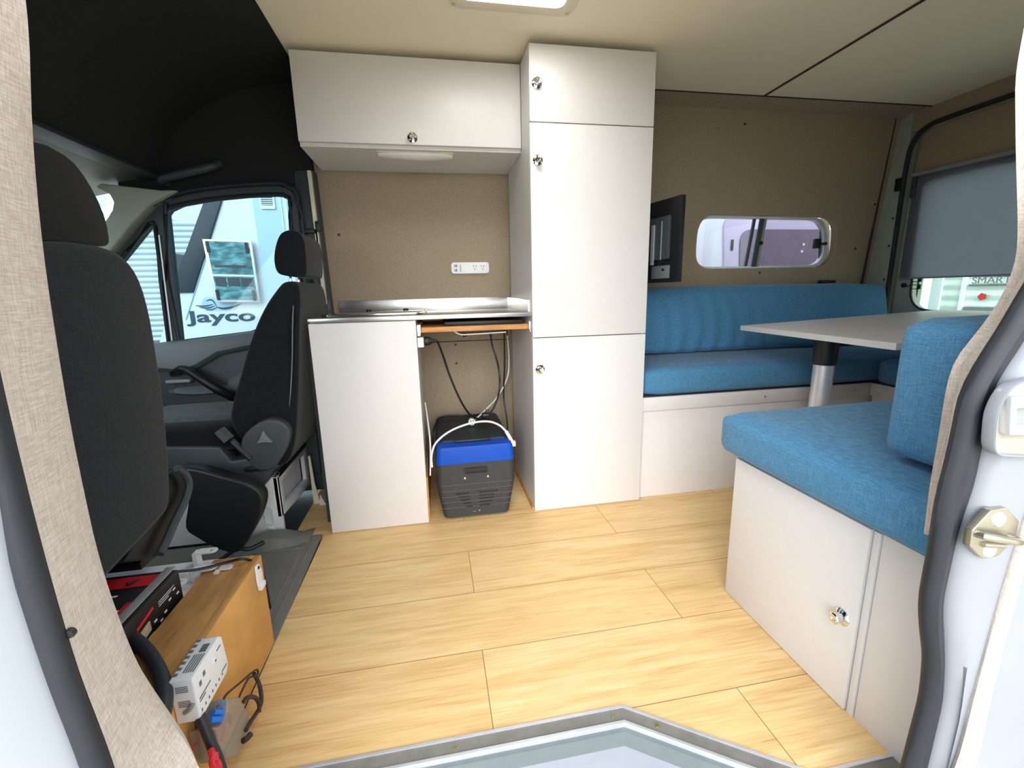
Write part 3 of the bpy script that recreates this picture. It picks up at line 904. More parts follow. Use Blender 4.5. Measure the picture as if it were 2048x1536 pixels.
bm = B(); box(bm, 0.205, 0.245, 2.06, 2.095, 0.352, 0.385, 0.008); box(bm, 0.236, 0.240, 2.07, 2.075, 0.382, 0.402); box(bm, 0.225, 0.229, 2.075, 2.08, 0.384, 0.404); obj('end_plug', bm, 'black', c1)
ad = B(); box(ad, -0.0712, -0.046, 1.787, 1.829, 0.755, 0.795, 0.003)
tag(obj('wall_adaptor', ad, 'white'), 'white square adaptor on the inside of the base unit behind the black plug', 'power adaptor')
bm = B(); tube(bm, [(0.345, 2.18, 0.80), (0.345, 2.20, 0.60), (0.342, 2.24, 0.42), (0.350, 2.20, 0.30), (0.345, 2.16, 0.20)], 0.0042, 8)
tag(obj('black_cable', bm, 'black'), 'straight black cable hanging down beside the fridge at the back right', 'cable')
c2 = thing('white_hanging_cord', 'white lead curling down the back right corner onto the fridge lid', 'cable', (0.27, 2.2, 0.34))
bm = B(); tube(bm, [(0.380, 2.30, 0.74), (0.382, 2.28, 0.62), (0.365, 2.25, 0.52), (0.300, 2.20, 0.43), (0.225, 2.12, 0.385), (0.17, 2.05, 0.362)], 0.0042, 8); obj('lead', bm, 'white', c2)
bm = B(); lathe(bm, [(0.0001, -0.012), (0.016, -0.010), (0.018, 0.0), (0.015, 0.016), (0.007, 0.026)], (0.150, 2.02, 0.362), 'y', 18)
p = obj('socket_end', bm, 'white', c2)
bm = B(); box(bm, 0.143, 0.146, 2.006, 2.009, 0.363, 0.371); box(bm, 0.154, 0.157, 2.006, 2.009, 0.363, 0.371); box(bm, 0.1485, 0.1515, 2.006, 2.009, 0.350, 0.357); obj('pin_holes', bm, 'black', p)
c3 = thing('white_fridge_cord', 'white lead looping across the front of the fridge lid to its right corner', 'cable', (0.14, 1.86, 0.33))
bm = B(); tube(bm, [(-0.045, 1.79, 0.24), (-0.044, 1.80, 0.29), (-0.022, 1.82, 0.338), (0.04, 1.86, 0.372), (0.13, 1.89, 0.392), (0.21, 1.89, 0.396), (0.262, 1.87, 0.380), (0.292, 1.84, 0.352)], 0.0047, 8); obj('lead', bm, 'white', c3)
bm = B(); tube(bm, [(0.288, 1.84, 0.358), (0.305, 1.80, 0.325)], 0.008, 8, 1, False); box(bm, 0.298, 0.320, 1.782, 1.806, 0.305, 0.328, 0.003); obj('connector', bm, 'white', c3)
bm = B(); tube(bm, [(-0.062, 1.98, 0.48), (-0.055, 1.93, 0.42), (-0.048, 1.86, 0.34), (-0.050, 1.80, 0.27), (-0.055, 1.80, 0.20)], 0.0035, 8)
tag(obj('thin_white_cable', bm, 'white'), 'thin white cable hanging against the base unit side left of the fridge', 'cable')

# ================================================================= DINETTE
sb = thing('sofa_bench', 'long white sofa plinth along the far wall right of the tall cupboard', 'bench', (1.78, 2.05, 0))
bm = B(); box(bm, 0.897, 2.63, 1.783, 1.799, 0, 0.470, 0.001); box(bm, 0.897, 2.63, 1.80, 2.325, 0.452, 0.470); obj('front_board', bm, 'lam', sb)
bm = B(); box(bm, 0.897, 2.118, 1.768, 1.7825, 0.425, 0.487, 0.0015); rail = obj('top_rail', bm, 'lamedge', sb)
for x in (1.52, 2.02):
    bm = B(); lathe(bm, [(0.0001, -0.002), (0.005, -0.001), (0.005, 0.002)], (x, 1.768, 0.455), 'y', 10); obj('screw', bm, 'gold', rail)
rb = thing('rear_bench', 'white plinth across the rear end of the dinette', 'bench', (2.38, 1.4, 0))
bm = B(); box(bm, 2.122, 2.138, 0.55, 1.766, 0, 0.470); box(bm, 2.14, 2.62, 0.55, 1.78, 0.452, 0.47); obj('front_board', bm, 'lam', rb)
bm = B(); box(bm, 2.106, 2.121, 1.125, 1.766, 0.425, 0.487, 0.0015); obj('top_rail', bm, 'lamedge', rb)
bm = B(); cushion(bm, 0.908, 2.62, 1.775, 2.30, 0.4885, 0.615, 0.035, 0.010, 0.004, (3, 3, 3), 20)
tag(obj('sofa_seat_cushion', bm, 'teal'), 'long blue seat cushion on the far wall sofa', 'cushion')
bm = B(); t_ = B(); cushion(t_, 0.910, 2.60, 2.095, 2.215, 0.629, 0.965, 0.04, 0.012, 0.0, (1, 1, 1), 90)
for v in t_.verts:
    k = max(0, 1 - abs(v.co.x - 1.40) / 0.62)
    if v.co.y < 2.15: v.co.y -= 0.009 * k * math.sin(v.co.x * 66 + math.sin(v.co.z * 14) * 1.5) * (0.3 + 0.7 * min(1, (0.97 - v.co.z) * 3.0))
    v.co.y += (v.co.z - 0.62) * 0.20
    v.co.z += 0.006 * noise.noise(Vector((v.co.x * 5, 0, 0)))
merge(bm, t_)
tag(obj('sofa_back_cushion', bm, 'teal'), 'long wrinkled blue backrest cushion against the far wall', 'cushion')
bm = B(); cushion(bm, 2.100, 2.62, 1.23, 1.750, 0.489, 0.610, 0.035, 0.010, 0.004, (3, 3, 3))
tag(obj('rear_seat_cushion', bm, 'teal'), 'blue seat cushion on the rear bench, seen under the table', 'cushion')

tb = thing('dinette_table', 'white topped dinette table on one round post between the benches', 'table', (1.50, 1.47, 0))
def tz(x, y, z): return (x, y, z + 0.783 + 0.036 * (x - 1.43))
bm = B(); plate(bm, [(1.395, 1.11), (2.60, 1.11), (2.60, 1.88), (1.445, 1.88)], [], 'xy', -0.021, -0.001, fn=tz); top = obj('table_top', bm, 'lamedge', tb)
bm = B(); plate(bm, [(1.396, 1.111), (2.599, 1.111), (2.599, 1.879), (1.446, 1.879)], [], 'xy', -0.001, 0.0006, fn=tz); o = obj('top_surface', bm, 'lam', top)
bm = B(); lathe(bm, [(0.075, 0.765), (0.075, 0.758), (0.044, 0.752), (0.041, 0.67), (0.037, 0.655)], (1.515, 1.47, 0), 'z', 28); leg = obj('leg', bm, 'alu', tb)
bm.free() if False else None
bm = B(); lathe(bm, [(0.036, 0.665), (0.036, 0.03), (0.05, 0.02), (0.085, 0.012), (0.085, 0.0)], (1.515, 1.47, 0), 'z', 28)
leg.data.materials[0] = M['black']; leg.name = 'leg_sleeve'
obj('leg', bm, 'alu', tb)

nb = thing('near_bench', 'white bench box with a locked door nearest the sliding door opening', 'bench', (1.4, 0.8, 0))
bm = B()
box(bm, 0.893, 0.907, 0.475, 1.105, 0, 0.458); box(bm, 0.908, 2.10, 1.095, 1.110, 0, 0.458); box(bm, 0.908, 2.10, 0.475, 1.094, 0.444, 0.458)
obj('bench_body', bm, 'lam', nb)
bm = B(); box(bm, 0.876, 0.8925, 0.690, 1.111, 0.002, 0.457, 0.0015); bd = obj('bench_door', bm, 'lam', nb)
lock_knob(bd, 0.876, 0.722, 0.222, axis='x', s=1.0)
bm = B(); box(bm, 0.880, 0.8925, 0.672, 0.686, 0.0, 0.457, 0.001); obj('edge_strip', bm, 'lamedge', nb)
bm = B(); box(bm, 0.884, 0.8925, 0.475, 0.670, 0.0, 0.457, 0.001); obj('side_panel', bm, 'lam', nb)
bm = B(); t_ = B(); cushion(t_, 0.858, 2.08, 0.50, 1.185, 0.459, 0.585, 0.034, 0.010, 0.003, (5, 5, 5), 20)
merge(bm, t_)
tag(obj('near_seat_cushion', bm, 'teal'), 'thick blue seat cushion on the near bench, its front corner overhanging', 'cushion')
bm = B(); t_ = B(); cushion(t_, 0.945, 2.05, 0.60, 0.758, 0.596, 0.890, 0.035, 0.006, 0.002, (5, 5, 5), 20)
merge(bm, t_)
tag(obj('near_back_cushion', bm, 'teal'), 'upright blue back cushion on the near bench behind the grey linen pillar', 'cushion')

# screen beside the tall cupboard
tv = thing('television', 'thin black television seen edge on beside the tall cupboard', 'television', (1.0, 1.95, 0.99))
def tvx(u, v, w):  # u along screen from its near edge, w out of the back
    d = Vector((-0.105, 0.45, 0)).normalized(); nrm = Vector((-d.y, d.x, 0))
    p = Vector((1.040, 1.755, 0)) + d * u + nrm * w
    return (p.x, p.y, v)
def tvbox(bm, u0, u1, z0, z1, w0, w1, bev=0.0):
    t_ = B(); box(t_, u0, u1, w0, w1, z0, z1, bev)
    for v in t_.verts: v.co = Vector(tvx(v.co.x, v.co.z, v.co.y))
    bmesh.ops.recalc_face_normals(t_, faces=t_.faces[:]); merge(bm, t_)
bm = B(); tvbox(bm, 0, 0.50, 0.992, 1.342, -0.012, 0.010, 0.003); obj('screen_housing', bm, 'black', tv)
bm = B(); tvbox(bm, 0.05, 0.45, 1.09, 1.27, 0.010, 0.026, 0.006); bk = obj('back_cover', bm, 'cabmid', tv)
bm = B(); tvbox(bm, 0.09, 0.094, 1.09, 1.25, 0.026, 0.029); tvbox(bm, 0.135, 0.15, 1.07, 1.24, 0.026, 0.034); obj('mount_rails', bm, 'alu', tv)
bm = B(); tvbox(bm, 0.05, 0.16, 1.01, 1.065, 0.010, 0.016, 0.001); obj('socket_panel', bm, 'cabgrey', tv)
bm = B(); t_ = B(); lathe(t_, [(0.0001, 0.004), (0.006, 0.003), (0.006, 0)], (0, 0, 0), 'y', 12)
for v in t_.verts: v.co = Vector(tvx(v.co.x + 0.085, v.co.z + 1.047, v.co.y + 0.016))
merge(bm, t_); obj('port', bm, 'black', tv)
bm = B(); box(bm, 0.8965, 0.925, 1.98, 2.04, 1.10, 1.24, 0.003); box(bm, 0.92, 0.975, 2.0, 2.02, 1.15, 1.19, 0.003); obj('wall_arm', bm, 'black', tv)

# ================================================================= CAB
# headliner sweeping down from the ceiling to the windscreen header
bm = B()
prof = [(-0.492, 1.873), (-0.60, 1.865), (-0.75, 1.835), (-0.90, 1.77), (-1.02, 1.68), (-1.09, 1.58), (-1.125, 1.50), (-1.14, 1.475), (-1.17, 1.475), (-1.20, 1.52), (-1.20, 1.93), (-0.492, 1.93)]
prism(bm, prof, 'xz', 0.44, 2.34)
struct(world_obj('ceiling_cab', bm, 'cabdark'))
bm = B(); prism(bm, [(-1.13, 1.49), (-1.45, 1.42), (-1.47, 1.395), (-1.50, 1.40), (-1.48, 1.55), (-1.16, 1.60)], 'xz', 0.44, 2.34)
struct(world_obj('trim_8', bm, 'cabgrey'))
bm = B(); prism(bm, [(-1.10, 1.468), (-1.17, 1.462), (-1.20, 1.476), (-1.16, 1.49), (-1.115, 1.49)], 'xz', 0.5, 2.24, 0.004)
struct(world_obj('trim_9', bm, 'cabmid'))
# dark liner over the driver door, between headliner and door frame
bm = B()
plate(bm, [(-0.50, 1.46), (-0.50, 1.93), (-1.28, 1.93), (-1.28, 1.37), (-1.20, 1.33), (-1.08, 1.385), (-0.90, 1.425), (-0.66, 1.445), (-0.57, 1.40), (-0.57, 1.30), (-0.50, 1.30)], [], 'xz', 2.235, 2.34)
struct(world_obj('wall_right_cab', bm, 'cabdark'))
# B pillar between the driver door and the kitchen
bm = B(); plate(bm, [(-0.490, 0.0), (-0.490, 1.52), (-0.575, 1.52), (-0.585, 1.0), (-0.60, 0.7), (-0.60, 0.0)], [], 'xz', 2.225, 2.34, bev=0.004)
bp = struct(world_obj('trim_10', bm, 'cabmid'))
bm = B(); prism(bm, [(-0.508, 0.93), (-0.494, 0.93), (-0.500, 1.515), (-0.516, 1.515)], 'xz', 2.205, 2.24, 0.002)
struct(world_obj('trim_11', bm, 'cream'))
bm = B(); box(bm, -0.507, -0.470, 1.86, 2.33, 0.0, 0.86, 0.002)
struct(world_obj('trim_12', bm, 'cabmid'))
bm = B(); plate(bm, rrect(-0.535, 1.215, 0.075, 0.11, 0.012), [rrect(-0.535, 1.225, 0.05, 0.05, 0.01)], 'xz', 2.205, 2.226, bev=0.003); box(bm, -0.56, -0.51, 2.212, 2.222, 1.175, 1.20, 0.003)
tag(obj('belt_guide', bm, 'black'), 'black seat belt guide plate on the pillar behind the driver headrest', 'belt guide')
bm = B(); box(bm, -0.503, -0.482, 2.19, 2.206, 1.255, 1.30, 0.004)
tag(obj('pillar_hook', bm, 'black'), 'small black hook on the cream pillar edge left of the kitchen splash wall', 'hook')
gh = B(); tube(gh, [(-1.095, 2.235, 1.455), (-1.09, 2.19, 1.462), (-1.00, 2.175, 1.482), (-0.90, 2.18, 1.51), (-0.87, 2.22, 1.535)], 0.017, 10)
tag(obj('grab_handle', gh, 'cabmid'), 'dark grab handle above the driver door window', 'handle')

# driver door
G = [(-1.113, 1.330), (-1.092, 1.355), (-1.047, 1.369), (-0.930, 1.391), (-0.787, 1.407), (-0.653, 1.415), (-0.619, 1.407), (-0.605, 1.382), (-0.616, 1.222), (-0.605, 0.846), (-0.802, 0.820), (-1.147, 0.779)]
Q = [(-1.179, 1.291), (-1.167, 1.295), (-1.162, 1.281), (-1.177, 1.054), (-1.193, 0.774), (-1.62, 0.74), (-1.64, 0.80), (-1.286, 1.176)]
OUTER = [(-0.55, 0.0), (-0.555, 0.7), (-0.56, 1.0), (-0.565, 1.38), (-0.60, 1.44), (-0.66, 1.455), (-0.90, 1.435), (-1.05, 1.405), (-1.16, 1.355), (-1.28, 1.255), (-1.90, 0.76), (-1.90, 0.0)]
dd = thing('door_1', 'driver door of the cab with its window, on the far side', 'door', (-1.1, 2.24, 0))
dd['kind'] = 'structure'
bm = B(); plate(bm, OUTER, [G[::-1], Q[::-1]], 'xz', 2.222, 2.265); obj('door_frame', bm, 'cabmid', dd)
bm = B(); plate(bm, G, [], 'xz', 2.246, 2.250); obj('pane', bm, 'cabglass', dd)
bm = B(); plate(bm, Q, [], 'xz', 2.246, 2.250); obj('pane', bm, 'cabglass', dd)
bm = B(); tube(bm, [(p[0], 2.220, p[1]) for p in G], 0.010, 8, 2, closed=True); obj('window_seal', bm, 'rubber', dd)
bm = B(); tube(bm, [(p[0], 2.220, p[1]) for p in Q], 0.009, 8, 1, smooth=False, closed=True); obj('window_seal', bm, 'rubber', dd)
a, b_ = (-1.150, 1.243), (-1.174, 0.776)
bm = B(); tube(bm, [(a[0], 2.214, a[1]), (b_[0], 2.214, b_[1])], 0.0035, 6, 1, False); o = obj('bright_strip', bm, 'alu', dd)
# outer door aperture seal
bm = B(); tube(bm, [(p[0] , 2.205, p[1] + 0.004) for p in OUTER[1:-1]], 0.011, 8, 4); obj('door_seal', bm, 'rubber', dd)
# door card
bm = B(); prism(bm, [(-0.60, 0.10), (-0.60, 0.842), (-0.80, 0.822), (-1.15, 0.788), (-1.45, 0.755), (-1.80, 0.72), (-1.80, 0.10)], 'xz', 2.190, 2.224, 0.008); card = obj('door_card', bm, 'cabmid', dd)
bm = B()
sec = []
for x, zt, zb in ((-0.60, 0.838, 0.765), (-0.80, 0.818, 0.745), (-0.97, 0.80, 0.715), (-1.06, 0.790, 0.665), (-1.12, 0.786, 0.640), (-1.25, 0.775, 0.66), (-1.45, 0.752, 0.66)):
    sec.append([(x, 2.195, zt + 0.003), (x, 2.168, zt - 0.004), (x, 2.150, zt - 0.03), (x, 2.152, zb + 0.02), (x, 2.175, zb), (x, 2.195, zb - 0.002)])
loft(bm, sec); o = obj('upper_rail', bm, 'cabgrey', card)
bm = B()
sec = []
for x, z, w in ((-0.62, 0.655, 0.075), (-0.72, 0.650, 0.085), (-0.82, 0.635, 0.075), (-0.90, 0.610, 0.05), (-0.955, 0.580, 0.02)):
    sec.append([(x, 2.195, z + 0.02), (x, 2.195 - w * 0.6, z + 0.012), (x, 2.195 - w, z), (x, 2.195 - w, z - 0.02), (x, 2.195 - w * 0.6, z - 0.06), (x, 2.195, z - 0.09)])
loft(bm, sec); obj('armrest', bm, 'cabgrey', card)
bm = B(); tube(bm, [(-1.17, 2.17, 0.640), (-1.12, 2.135, 0.665), (-1.07, 2.11, 0.655), (-1.02, 2.095, 0.62), (-0.97, 2.10, 0.575), (-0.93, 2.13, 0.535), (-0.90, 2.19, 0.50)], [0.015, 0.017, 0.018, 0.019, 0.021, 0.024, 0.024], 10); obj('pull_handle', bm, 'black', card)
bm = B()
sec = []
for k in range(9):
    s = -1 + 2 * k / 8; w = math.sqrt(max(0.02, 1 - s * s))
    sec.append([(-1.06 + 0.15 * s, 2.195, 0.575 - 0.03 * w), (-1.06 + 0.15 * s, 2.195 - 0.05 * w, 0.567 - 0.02 * w), (-1.06 + 0.15 * s, 2.195 - 0.05 * w, 0.552 + 0.0 * w), (-1.06 + 0.15 * s, 2.195, 0.575 + 0.004 * w)])
loft(bm, sec); obj('door_pocket', bm, 'cabgrey', card)
bm = B(); box(bm, -1.20, -1.10, 2.155, 2.192, 0.600, 0.615, 0.004); obj('inner_handle', bm, 'grey', card)

# A pillar trim and windscreen
bm = B()
prism(bm, [(-1.308, 1.439), (-1.093, 1.416), (-1.033, 1.417), (-1.140, 1.361), (-1.224, 1.281), (-1.317, 1.177), (-1.70, 0.95), (-1.86, 0.95), (-1.313, 1.297), (-1.284, 1.336), (-1.273, 1.367), (-1.283, 1.398), (-1.328, 1.424)], 'xz', 2.17, 2.23, 0.006)
struct(world_obj('trim_13', bm, 'cablight'))
bm = B(); plate(bm, [(0.46, 1.42), (2.24, 1.42), (2.24, 0.85), (0.46, 0.85)], [], 'yz', 0, 0.005, fn=lambda x, y, z: (-1.46 - (1.42 - z) * 1.25 + x, y, z))
struct(world_obj('window_2', bm, 'cabglass'))
bm = B(); prism(bm, [(-2.2, -0.05), (-1.62, -0.05), (-1.62, 0.50), (-1.55, 0.84), (-2.2, 0.90)], 'xz', 0.44, 2.23)
tag(obj('dashboard', bm, 'cabmid'), 'dark dashboard across the front of the cab behind the seats', 'dashboard')

def P3(l, y): return [(p[0], p[1]) for p in l]

# driver seat
ds = thing('driver_seat', 'charcoal driver seat in side view on a white metal box, beside the kitchen unit', 'seat', (-0.80, 1.95, 0))
Y0, Y1 = 1.72, 2.17
bprof = [(-0.530, 1.020), (-0.557, 0.995), (-0.606, 0.922), (-0.659, 0.815), (-0.704, 0.706), (-0.748, 0.595), (-0.766, 0.528), (-0.753, 0.462), (-0.713, 0.411), (-0.650, 0.338), (-0.597, 0.333), (-0.555, 0.422), (-0.524, 0.599), (-0.496, 0.808), (-0.480, 0.954), (-0.490, 1.015)]
bm = B(); prism(bm, smooth2(bprof, 4), 'xz', Y0, Y1, 0.035, 5)
for v in bm.verts:
    if v.co.z > 0.82:
        k = (v.co.z - 0.82) / 0.22; v.co.y = 1.945 + (v.co.y - 1.945) * (1 - 0.22 * k * k)
back = obj('backrest', bm, 'seatside', ds, sharp=60)
bm = B(); sp = [(-0.501, 1.005), (-0.509, 0.883), (-0.534, 0.697), (-0.582, 0.424)]
tube(bm, [(p[0], Y0 + (0.006 if i else 0.05), p[1]) for i, p in enumerate(sp)], 0.0025, 6); obj('seam', bm, 'cabgrey', back)
hprof = [(-0.516, 1.208), (-0.544, 1.192), (-0.565, 1.148), (-0.575, 1.099), (-0.568, 1.057), (-0.536, 1.044), (-0.492, 1.040), (-0.469, 1.050), (-0.462, 1.120), (-0.465, 1.183), (-0.487, 1.206)]
bm = B(); prism(bm, smooth2(hprof, 4), 'xz', 1.815, 2.075, 0.03, 5); hr = obj('headrest', bm, 'seatside', ds, sharp=60)
bm = B(); tube(bm, [(-0.548, 1.89, 0.99), (-0.548, 1.89, 1.06)], 0.006, 8, 1, False); obj('headrest_post', bm, 'chrome', ds)
bm = B(); tube(bm, [(-0.548, 2.0, 0.99), (-0.548, 2.0, 1.06)], 0.006, 8, 1, False); obj('headrest_post', bm, 'chrome', ds)
bm = B(); t_ = B(); cushion(t_, -1.23, -0.72, 1.735, 2.17, 0.395, 0.505, 0.035, 0.008, 0, (1, 1, 1), 10); merge(bm, t_); sc = obj('seat_cushion', bm, 'seatside', ds)
bm = B(); t_ = B(); cushion(t_, -1.20, -0.78, 1.79, 2.11, 0.45, 0.515, 0.02, 0.006, 0, (1, 1, 1), 10); merge(bm, t_); obj('seat_insert', bm, 'seatgrey', sc)
bm = B(); prism(bm, [(-1.045, 0.444), (-0.814, 0.424), (-0.786, 0.364), (-0.719, 0.372), (-0.618, 0.332), (-0.646, 0.310), (-0.681, 0.256), (-0.711, 0.230), (-0.856, 0.264), (-1.068, 0.312)], 'xz', 1.715, 1.80, 0.008); sf = obj('seat_frame', bm, 'cabmid', ds)
bm = B(); prism(bm, smooth2([(-0.720, 0.464), (-0.669, 0.509), (-0.619, 0.525), (-0.579, 0.510), (-0.557, 0.479), (-0.566, 0.428), (-0.596, 0.375), (-0.633, 0.334), (-0.682, 0.330), (-0.713, 0.365), (-0.731, 0.411)], 3), 'xz', 1.685, 1.73, 0.008); rc = obj('recliner_cover', bm, 'cabmid', ds)
bm = B(); kx, kz = (-0.644, 0.455)
star = []
for k in range(12):
    a = math.pi / 2 + k * math.pi / 6; r = 0.032 if k % 4 == 0 else (0.014 if k % 2 == 0 else 0.016)
    star.append((kx + r * math.cos(a), kz + r * math.sin(a)))
prism(bm, star, 'xz', 1.672, 1.686, 0.002); obj('recliner_knob', bm, 'cabgrey', rc)
bm = B(); a = (-0.797, 0.490); c_ = (-0.702, 0.378)
tube(bm, [(a[0], 1.70, a[1]), ((a[0] * 2 + c_[0]) / 3, 1.69, (a[1] * 2 + c_[1]) / 3)], 0.027, 8, 1, False, 1.0); tube(bm, [((a[0] * 2 + c_[0]) / 3, 1.70, (a[1] * 2 + c_[1]) / 3), (c_[0], 1.69, c_[1])], 0.013, 8, 1, False)
obj('belt_buckle', bm, 'black', ds)
bm = B(); a = (-0.733, 0.339); box(bm, a[0] - 0.005, a[0] + 0.075, 1.70, 1.716, a[1] - 0.018, a[1], 0.004); obj('slide_latch', bm, 'black', sf)
# bulging plastic skirt between the seats
bm = B()
sk = [(-0.884, 0.411), (-0.820, 0.401), (-0.753, 0.371), (-0.680, 0.337), (-0.637, 0.301), (-0.631, 0.257), (-0.654, 0.196), (-0.687, 0.141), (-0.732, 0.080), (-0.772, 0.081), (-0.817, 0.109), (-0.859, 0.148), (-0.890, 0.190), (-0.869, 0.274), (-0.859, 0.356)]
prism(bm, smooth2(sk, 3), 'xz', 1.555, 1.615, 0.026, 5)
obj('side_skirt', bm, 'black', ds, sharp=60)
bm = B()
box(bm, -1.25, -0.655, 1.775, 1.795, 0.0085, 0.262, 0.003); box(bm, -1.25, -0.655, 1.795, 2.19, 0.25, 0.262); box(bm, -1.25, -1.23, 1.795, 2.19, 0.0085, 0.25)
plate(bm, [(1.775, 0.09), (2.19, 0.05), (2.19, 0.262), (1.775, 0.262)], [rpoly([(1.83, 0.125), (2.13, 0.10), (2.13, 0.225), (1.83, 0.225)], 0.015)], 'yz', -0.672, -0.655, bev=0.002)
plate(bm, rpoly([(1.82, 0.12), (2.14, 0.09), (2.14, 0.23), (1.82, 0.23)], 0.015), [], 'yz', -0.685, -0.68)
sbx = obj('seat_box', bm, 'boxwhite', ds)
bm = B(); plate(bm, rrect(-0.705, 0.10, 0.035, 0.075, 0.01), [rrect(-0.705, 0.10, 0.026, 0.064, 0.008)], 'xz', 1.772, 1.777); box(bm, -0.715, -0.690, 1.771, 1.777, 0.03, 0.05, 0.002); obj('pressed_rib', bm, 'boxwhite', sbx)
bm = B(); box(bm, -0.66, -0.652, 1.80, 2.18, 0.255, 0.275, 0.003); obj('seat_rail', bm, 'black', sbx)
# torn sheet edge by the pillar foot
bm = B(); prism(bm, [(-0.615, 0.0), (-0.585, 0.0), (-0.600, 0.10), (-0.606, 0.24), (-0.615, 0.24)], 'xz', 2.06, 2.066)
prism(bm, [(-0.583, 0.0), (-0.555, 0.0), (-0.578, 0.055)], 'xz', 2.04, 2.046)
tag(obj('torn_trim_edge', bm, 'cream'), 'torn pale strip of trim standing by the pillar foot behind the driver seat', 'trim')

# passenger seat, its back to us
ps = thing('passenger_seat', 'charcoal passenger seat seen from behind with tall headrest, nearest the camera', 'seat', (-0.80, 0.90, 0))
pp = [(0.893, 1.065), (0.964, 1.071), (1.047, 1.072), (1.104, 1.062), (1.145, 1.033), (1.167, 0.987), (1.175, 0.917), (1.171, 0.834), (1.165, 0.749), (1.149, 0.653), (1.128, 0.557), (1.101, 0.485), (1.067, 0.468), (0.997, 0.460), (0.868, 0.444), (0.74, 0.41), (0.66, 0.50), (0.635, 0.7), (0.65, 0.95), (0.70, 1.04), (0.80, 1.068)]
bm = B(); prism(bm, smooth2(pp, 2), 'yz', -0.64, -0.755, 0.03, 5)
for v in bm.verts: v.co.x -= 0.015 * ((v.co.y - 0.9) / 0.28) ** 2
obj('backrest', bm, 'seatfab', ps, sharp=60)
hp = [(0.945, 1.233), (0.987, 1.234), (1.029, 1.223), (1.062, 1.186), (1.083, 1.137), (1.084, 1.093), (1.073, 1.075), (1.036, 1.073), (0.915, 1.070), (0.80, 1.075), (0.78, 1.13), (0.80, 1.20)]
bm = B(); prism(bm, smooth2(hp, 2), 'yz', -0.655, -0.75, 0.02, 5); obj('headrest', bm, 'seatside', ps, sharp=60)
bm = B(); t_ = B(); cushion(t_, -1.22, -0.77, 0.66, 1.14, 0.40, 0.52, 0.035, 0.008, 0, (1, 1, 1), 8); merge(bm, t_); obj('seat_cushion', bm, 'seatside', ps)
bm = B(); tr_ = [(354, 936), (370, 950), (379, 968), (375, 991), (366, 1015), (350, 1045), (334, 1082), (322, 1110)]
ring = [(-0.700, 1.239, 0.523), (-0.700, 1.269, 0.493), (-0.700, 1.279, 0.460), (-0.700, 1.260, 0.434), (-0.700, 1.229, 0.414), (-0.700, 1.187, 0.393), (-0.700, 1.145, 0.367), (-0.700, 1.110, 0.349)]
tube(bm, ring, 0.010, 8, 4, True); obj('recliner_trim', bm, 'cabmid', ps)
bm = B(); q = [(1.256, 0.520), (1.299, 0.477), (1.307, 0.438), (1.260, 0.400), (1.168, 0.348), (1.124, 0.329), (1.027, 0.384), (1.139, 0.455)]
prism(bm, q, 'yz', -0.72, -0.80, 0.006); obj('recliner_mechanism', bm, 'black', ps)
bm = B(); box(bm, -1.15, -0.735, 1.145, 1.185, 0.325, 0.365, 0.004); box(bm, -1.15, -0.76, 1.13, 1.20, 0.30, 0.322, 0.003); rl = obj('seat_rail', bm, 'black', ps)
for x in (-0.775, -0.81):
    bm = B(); lathe(bm, [(0.0001, 0.006), (0.008, 0.005), (0.010, 0.0)], (x, 1.165, 0.366), 'z', 12); obj('bolt', bm, 'chrome', rl)
bm = B()
box(bm, -1.20, -0.622, 0.60, 1.21, 0.245, 0.262, 0.003); box(bm, -1.20, -0.63, 1.195, 1.21, 0.0085, 0.245); box(bm, -0.635, -0.622, 0.60, 1.195, 0.0085, 0.245)
box(bm, -0.76, -0.622, 1.11, 1.13, 0.262, 0.29, 0.003)
pd = obj('seat_box', bm, 'boxwhite', ps)
for i, ring in enumerate(((-0.64, 1.19, 0.300), (-0.612, 1.12, 0.292), (-0.655, 1.065, 0.295))):
    bm = B(); plate(bm, rrect(ring[0], ring[1], 0.055, 0.026, 0.012), [rrect(ring[0] + 0.012, ring[1], 0.010, 0.010, 0.0045)], 'xy', ring[2] - 0.002, ring[2] + 0.001); box(bm, ring[0] - 0.03, ring[0] - 0.02, ring[1] - 0.012, ring[1] + 0.012, 0.262, ring[2])
    obj('mounting_tab', bm, 'white', pd)

# rubber cab mat
mt = thing('cab_rubber_mat', 'grey moulded rubber floor mat between the seats', 'mat', (-0.8, 1.3, 0))
bm = B()
MP = [(-0.506, 1.752), (-0.499, 1.21), (-0.512, 0.62), (-1.5, 0.62), (-1.5, 1.76), (-0.90, 1.76), (-0.78, 1.765), (-0.70, 1.775), (-0.655, 1.80), (-0.625, 1.785), (-0.60, 1.762), (-0.57, 1.768), (-0.54, 1.750)]
plate(bm, MP, [], 'xy', 0.0006, 0.007); o = obj('mat_sheet', bm, 'matrub', mt)
bm = B(); tube(bm, [(-0.530, 1.66, 0.008), (-0.527, 1.22, 0.008)], 0.003, 6, 1, False); tube(bm, [(-0.545, 1.66, 0.008), (-0.70, 1.655, 0.008)], 0.003, 6, 1, False); tube(bm, [(-0.655, 1.79, 0.012), (-0.625, 1.68, 0.009)], 0.005, 6, 1, False)
tube(bm, [(-0.556, 1.60, 0.008), (-0.552, 1.22, 0.008)], 0.003, 6, 1, False)
obj('moulded_ridge', bm, 'matrub', mt)
bm = B()
sec = [[(x, y0, 0.006), (x, y0 + 0.02, 0.006 + h), (x, y0 + 0.09, 0.006 + h), (x, y0 + 0.115, 0.006)] for x, y0, h in ((-0.80, 1.655, 0.02), (-0.70, 1.66, 0.045), (-0.64, 1.67, 0.035), (-0.59, 1.68, 0.01), (-0.545, 1.70, 0.003))]
loft(bm, sec); obj('mat_hump', bm, 'matrub', mt)
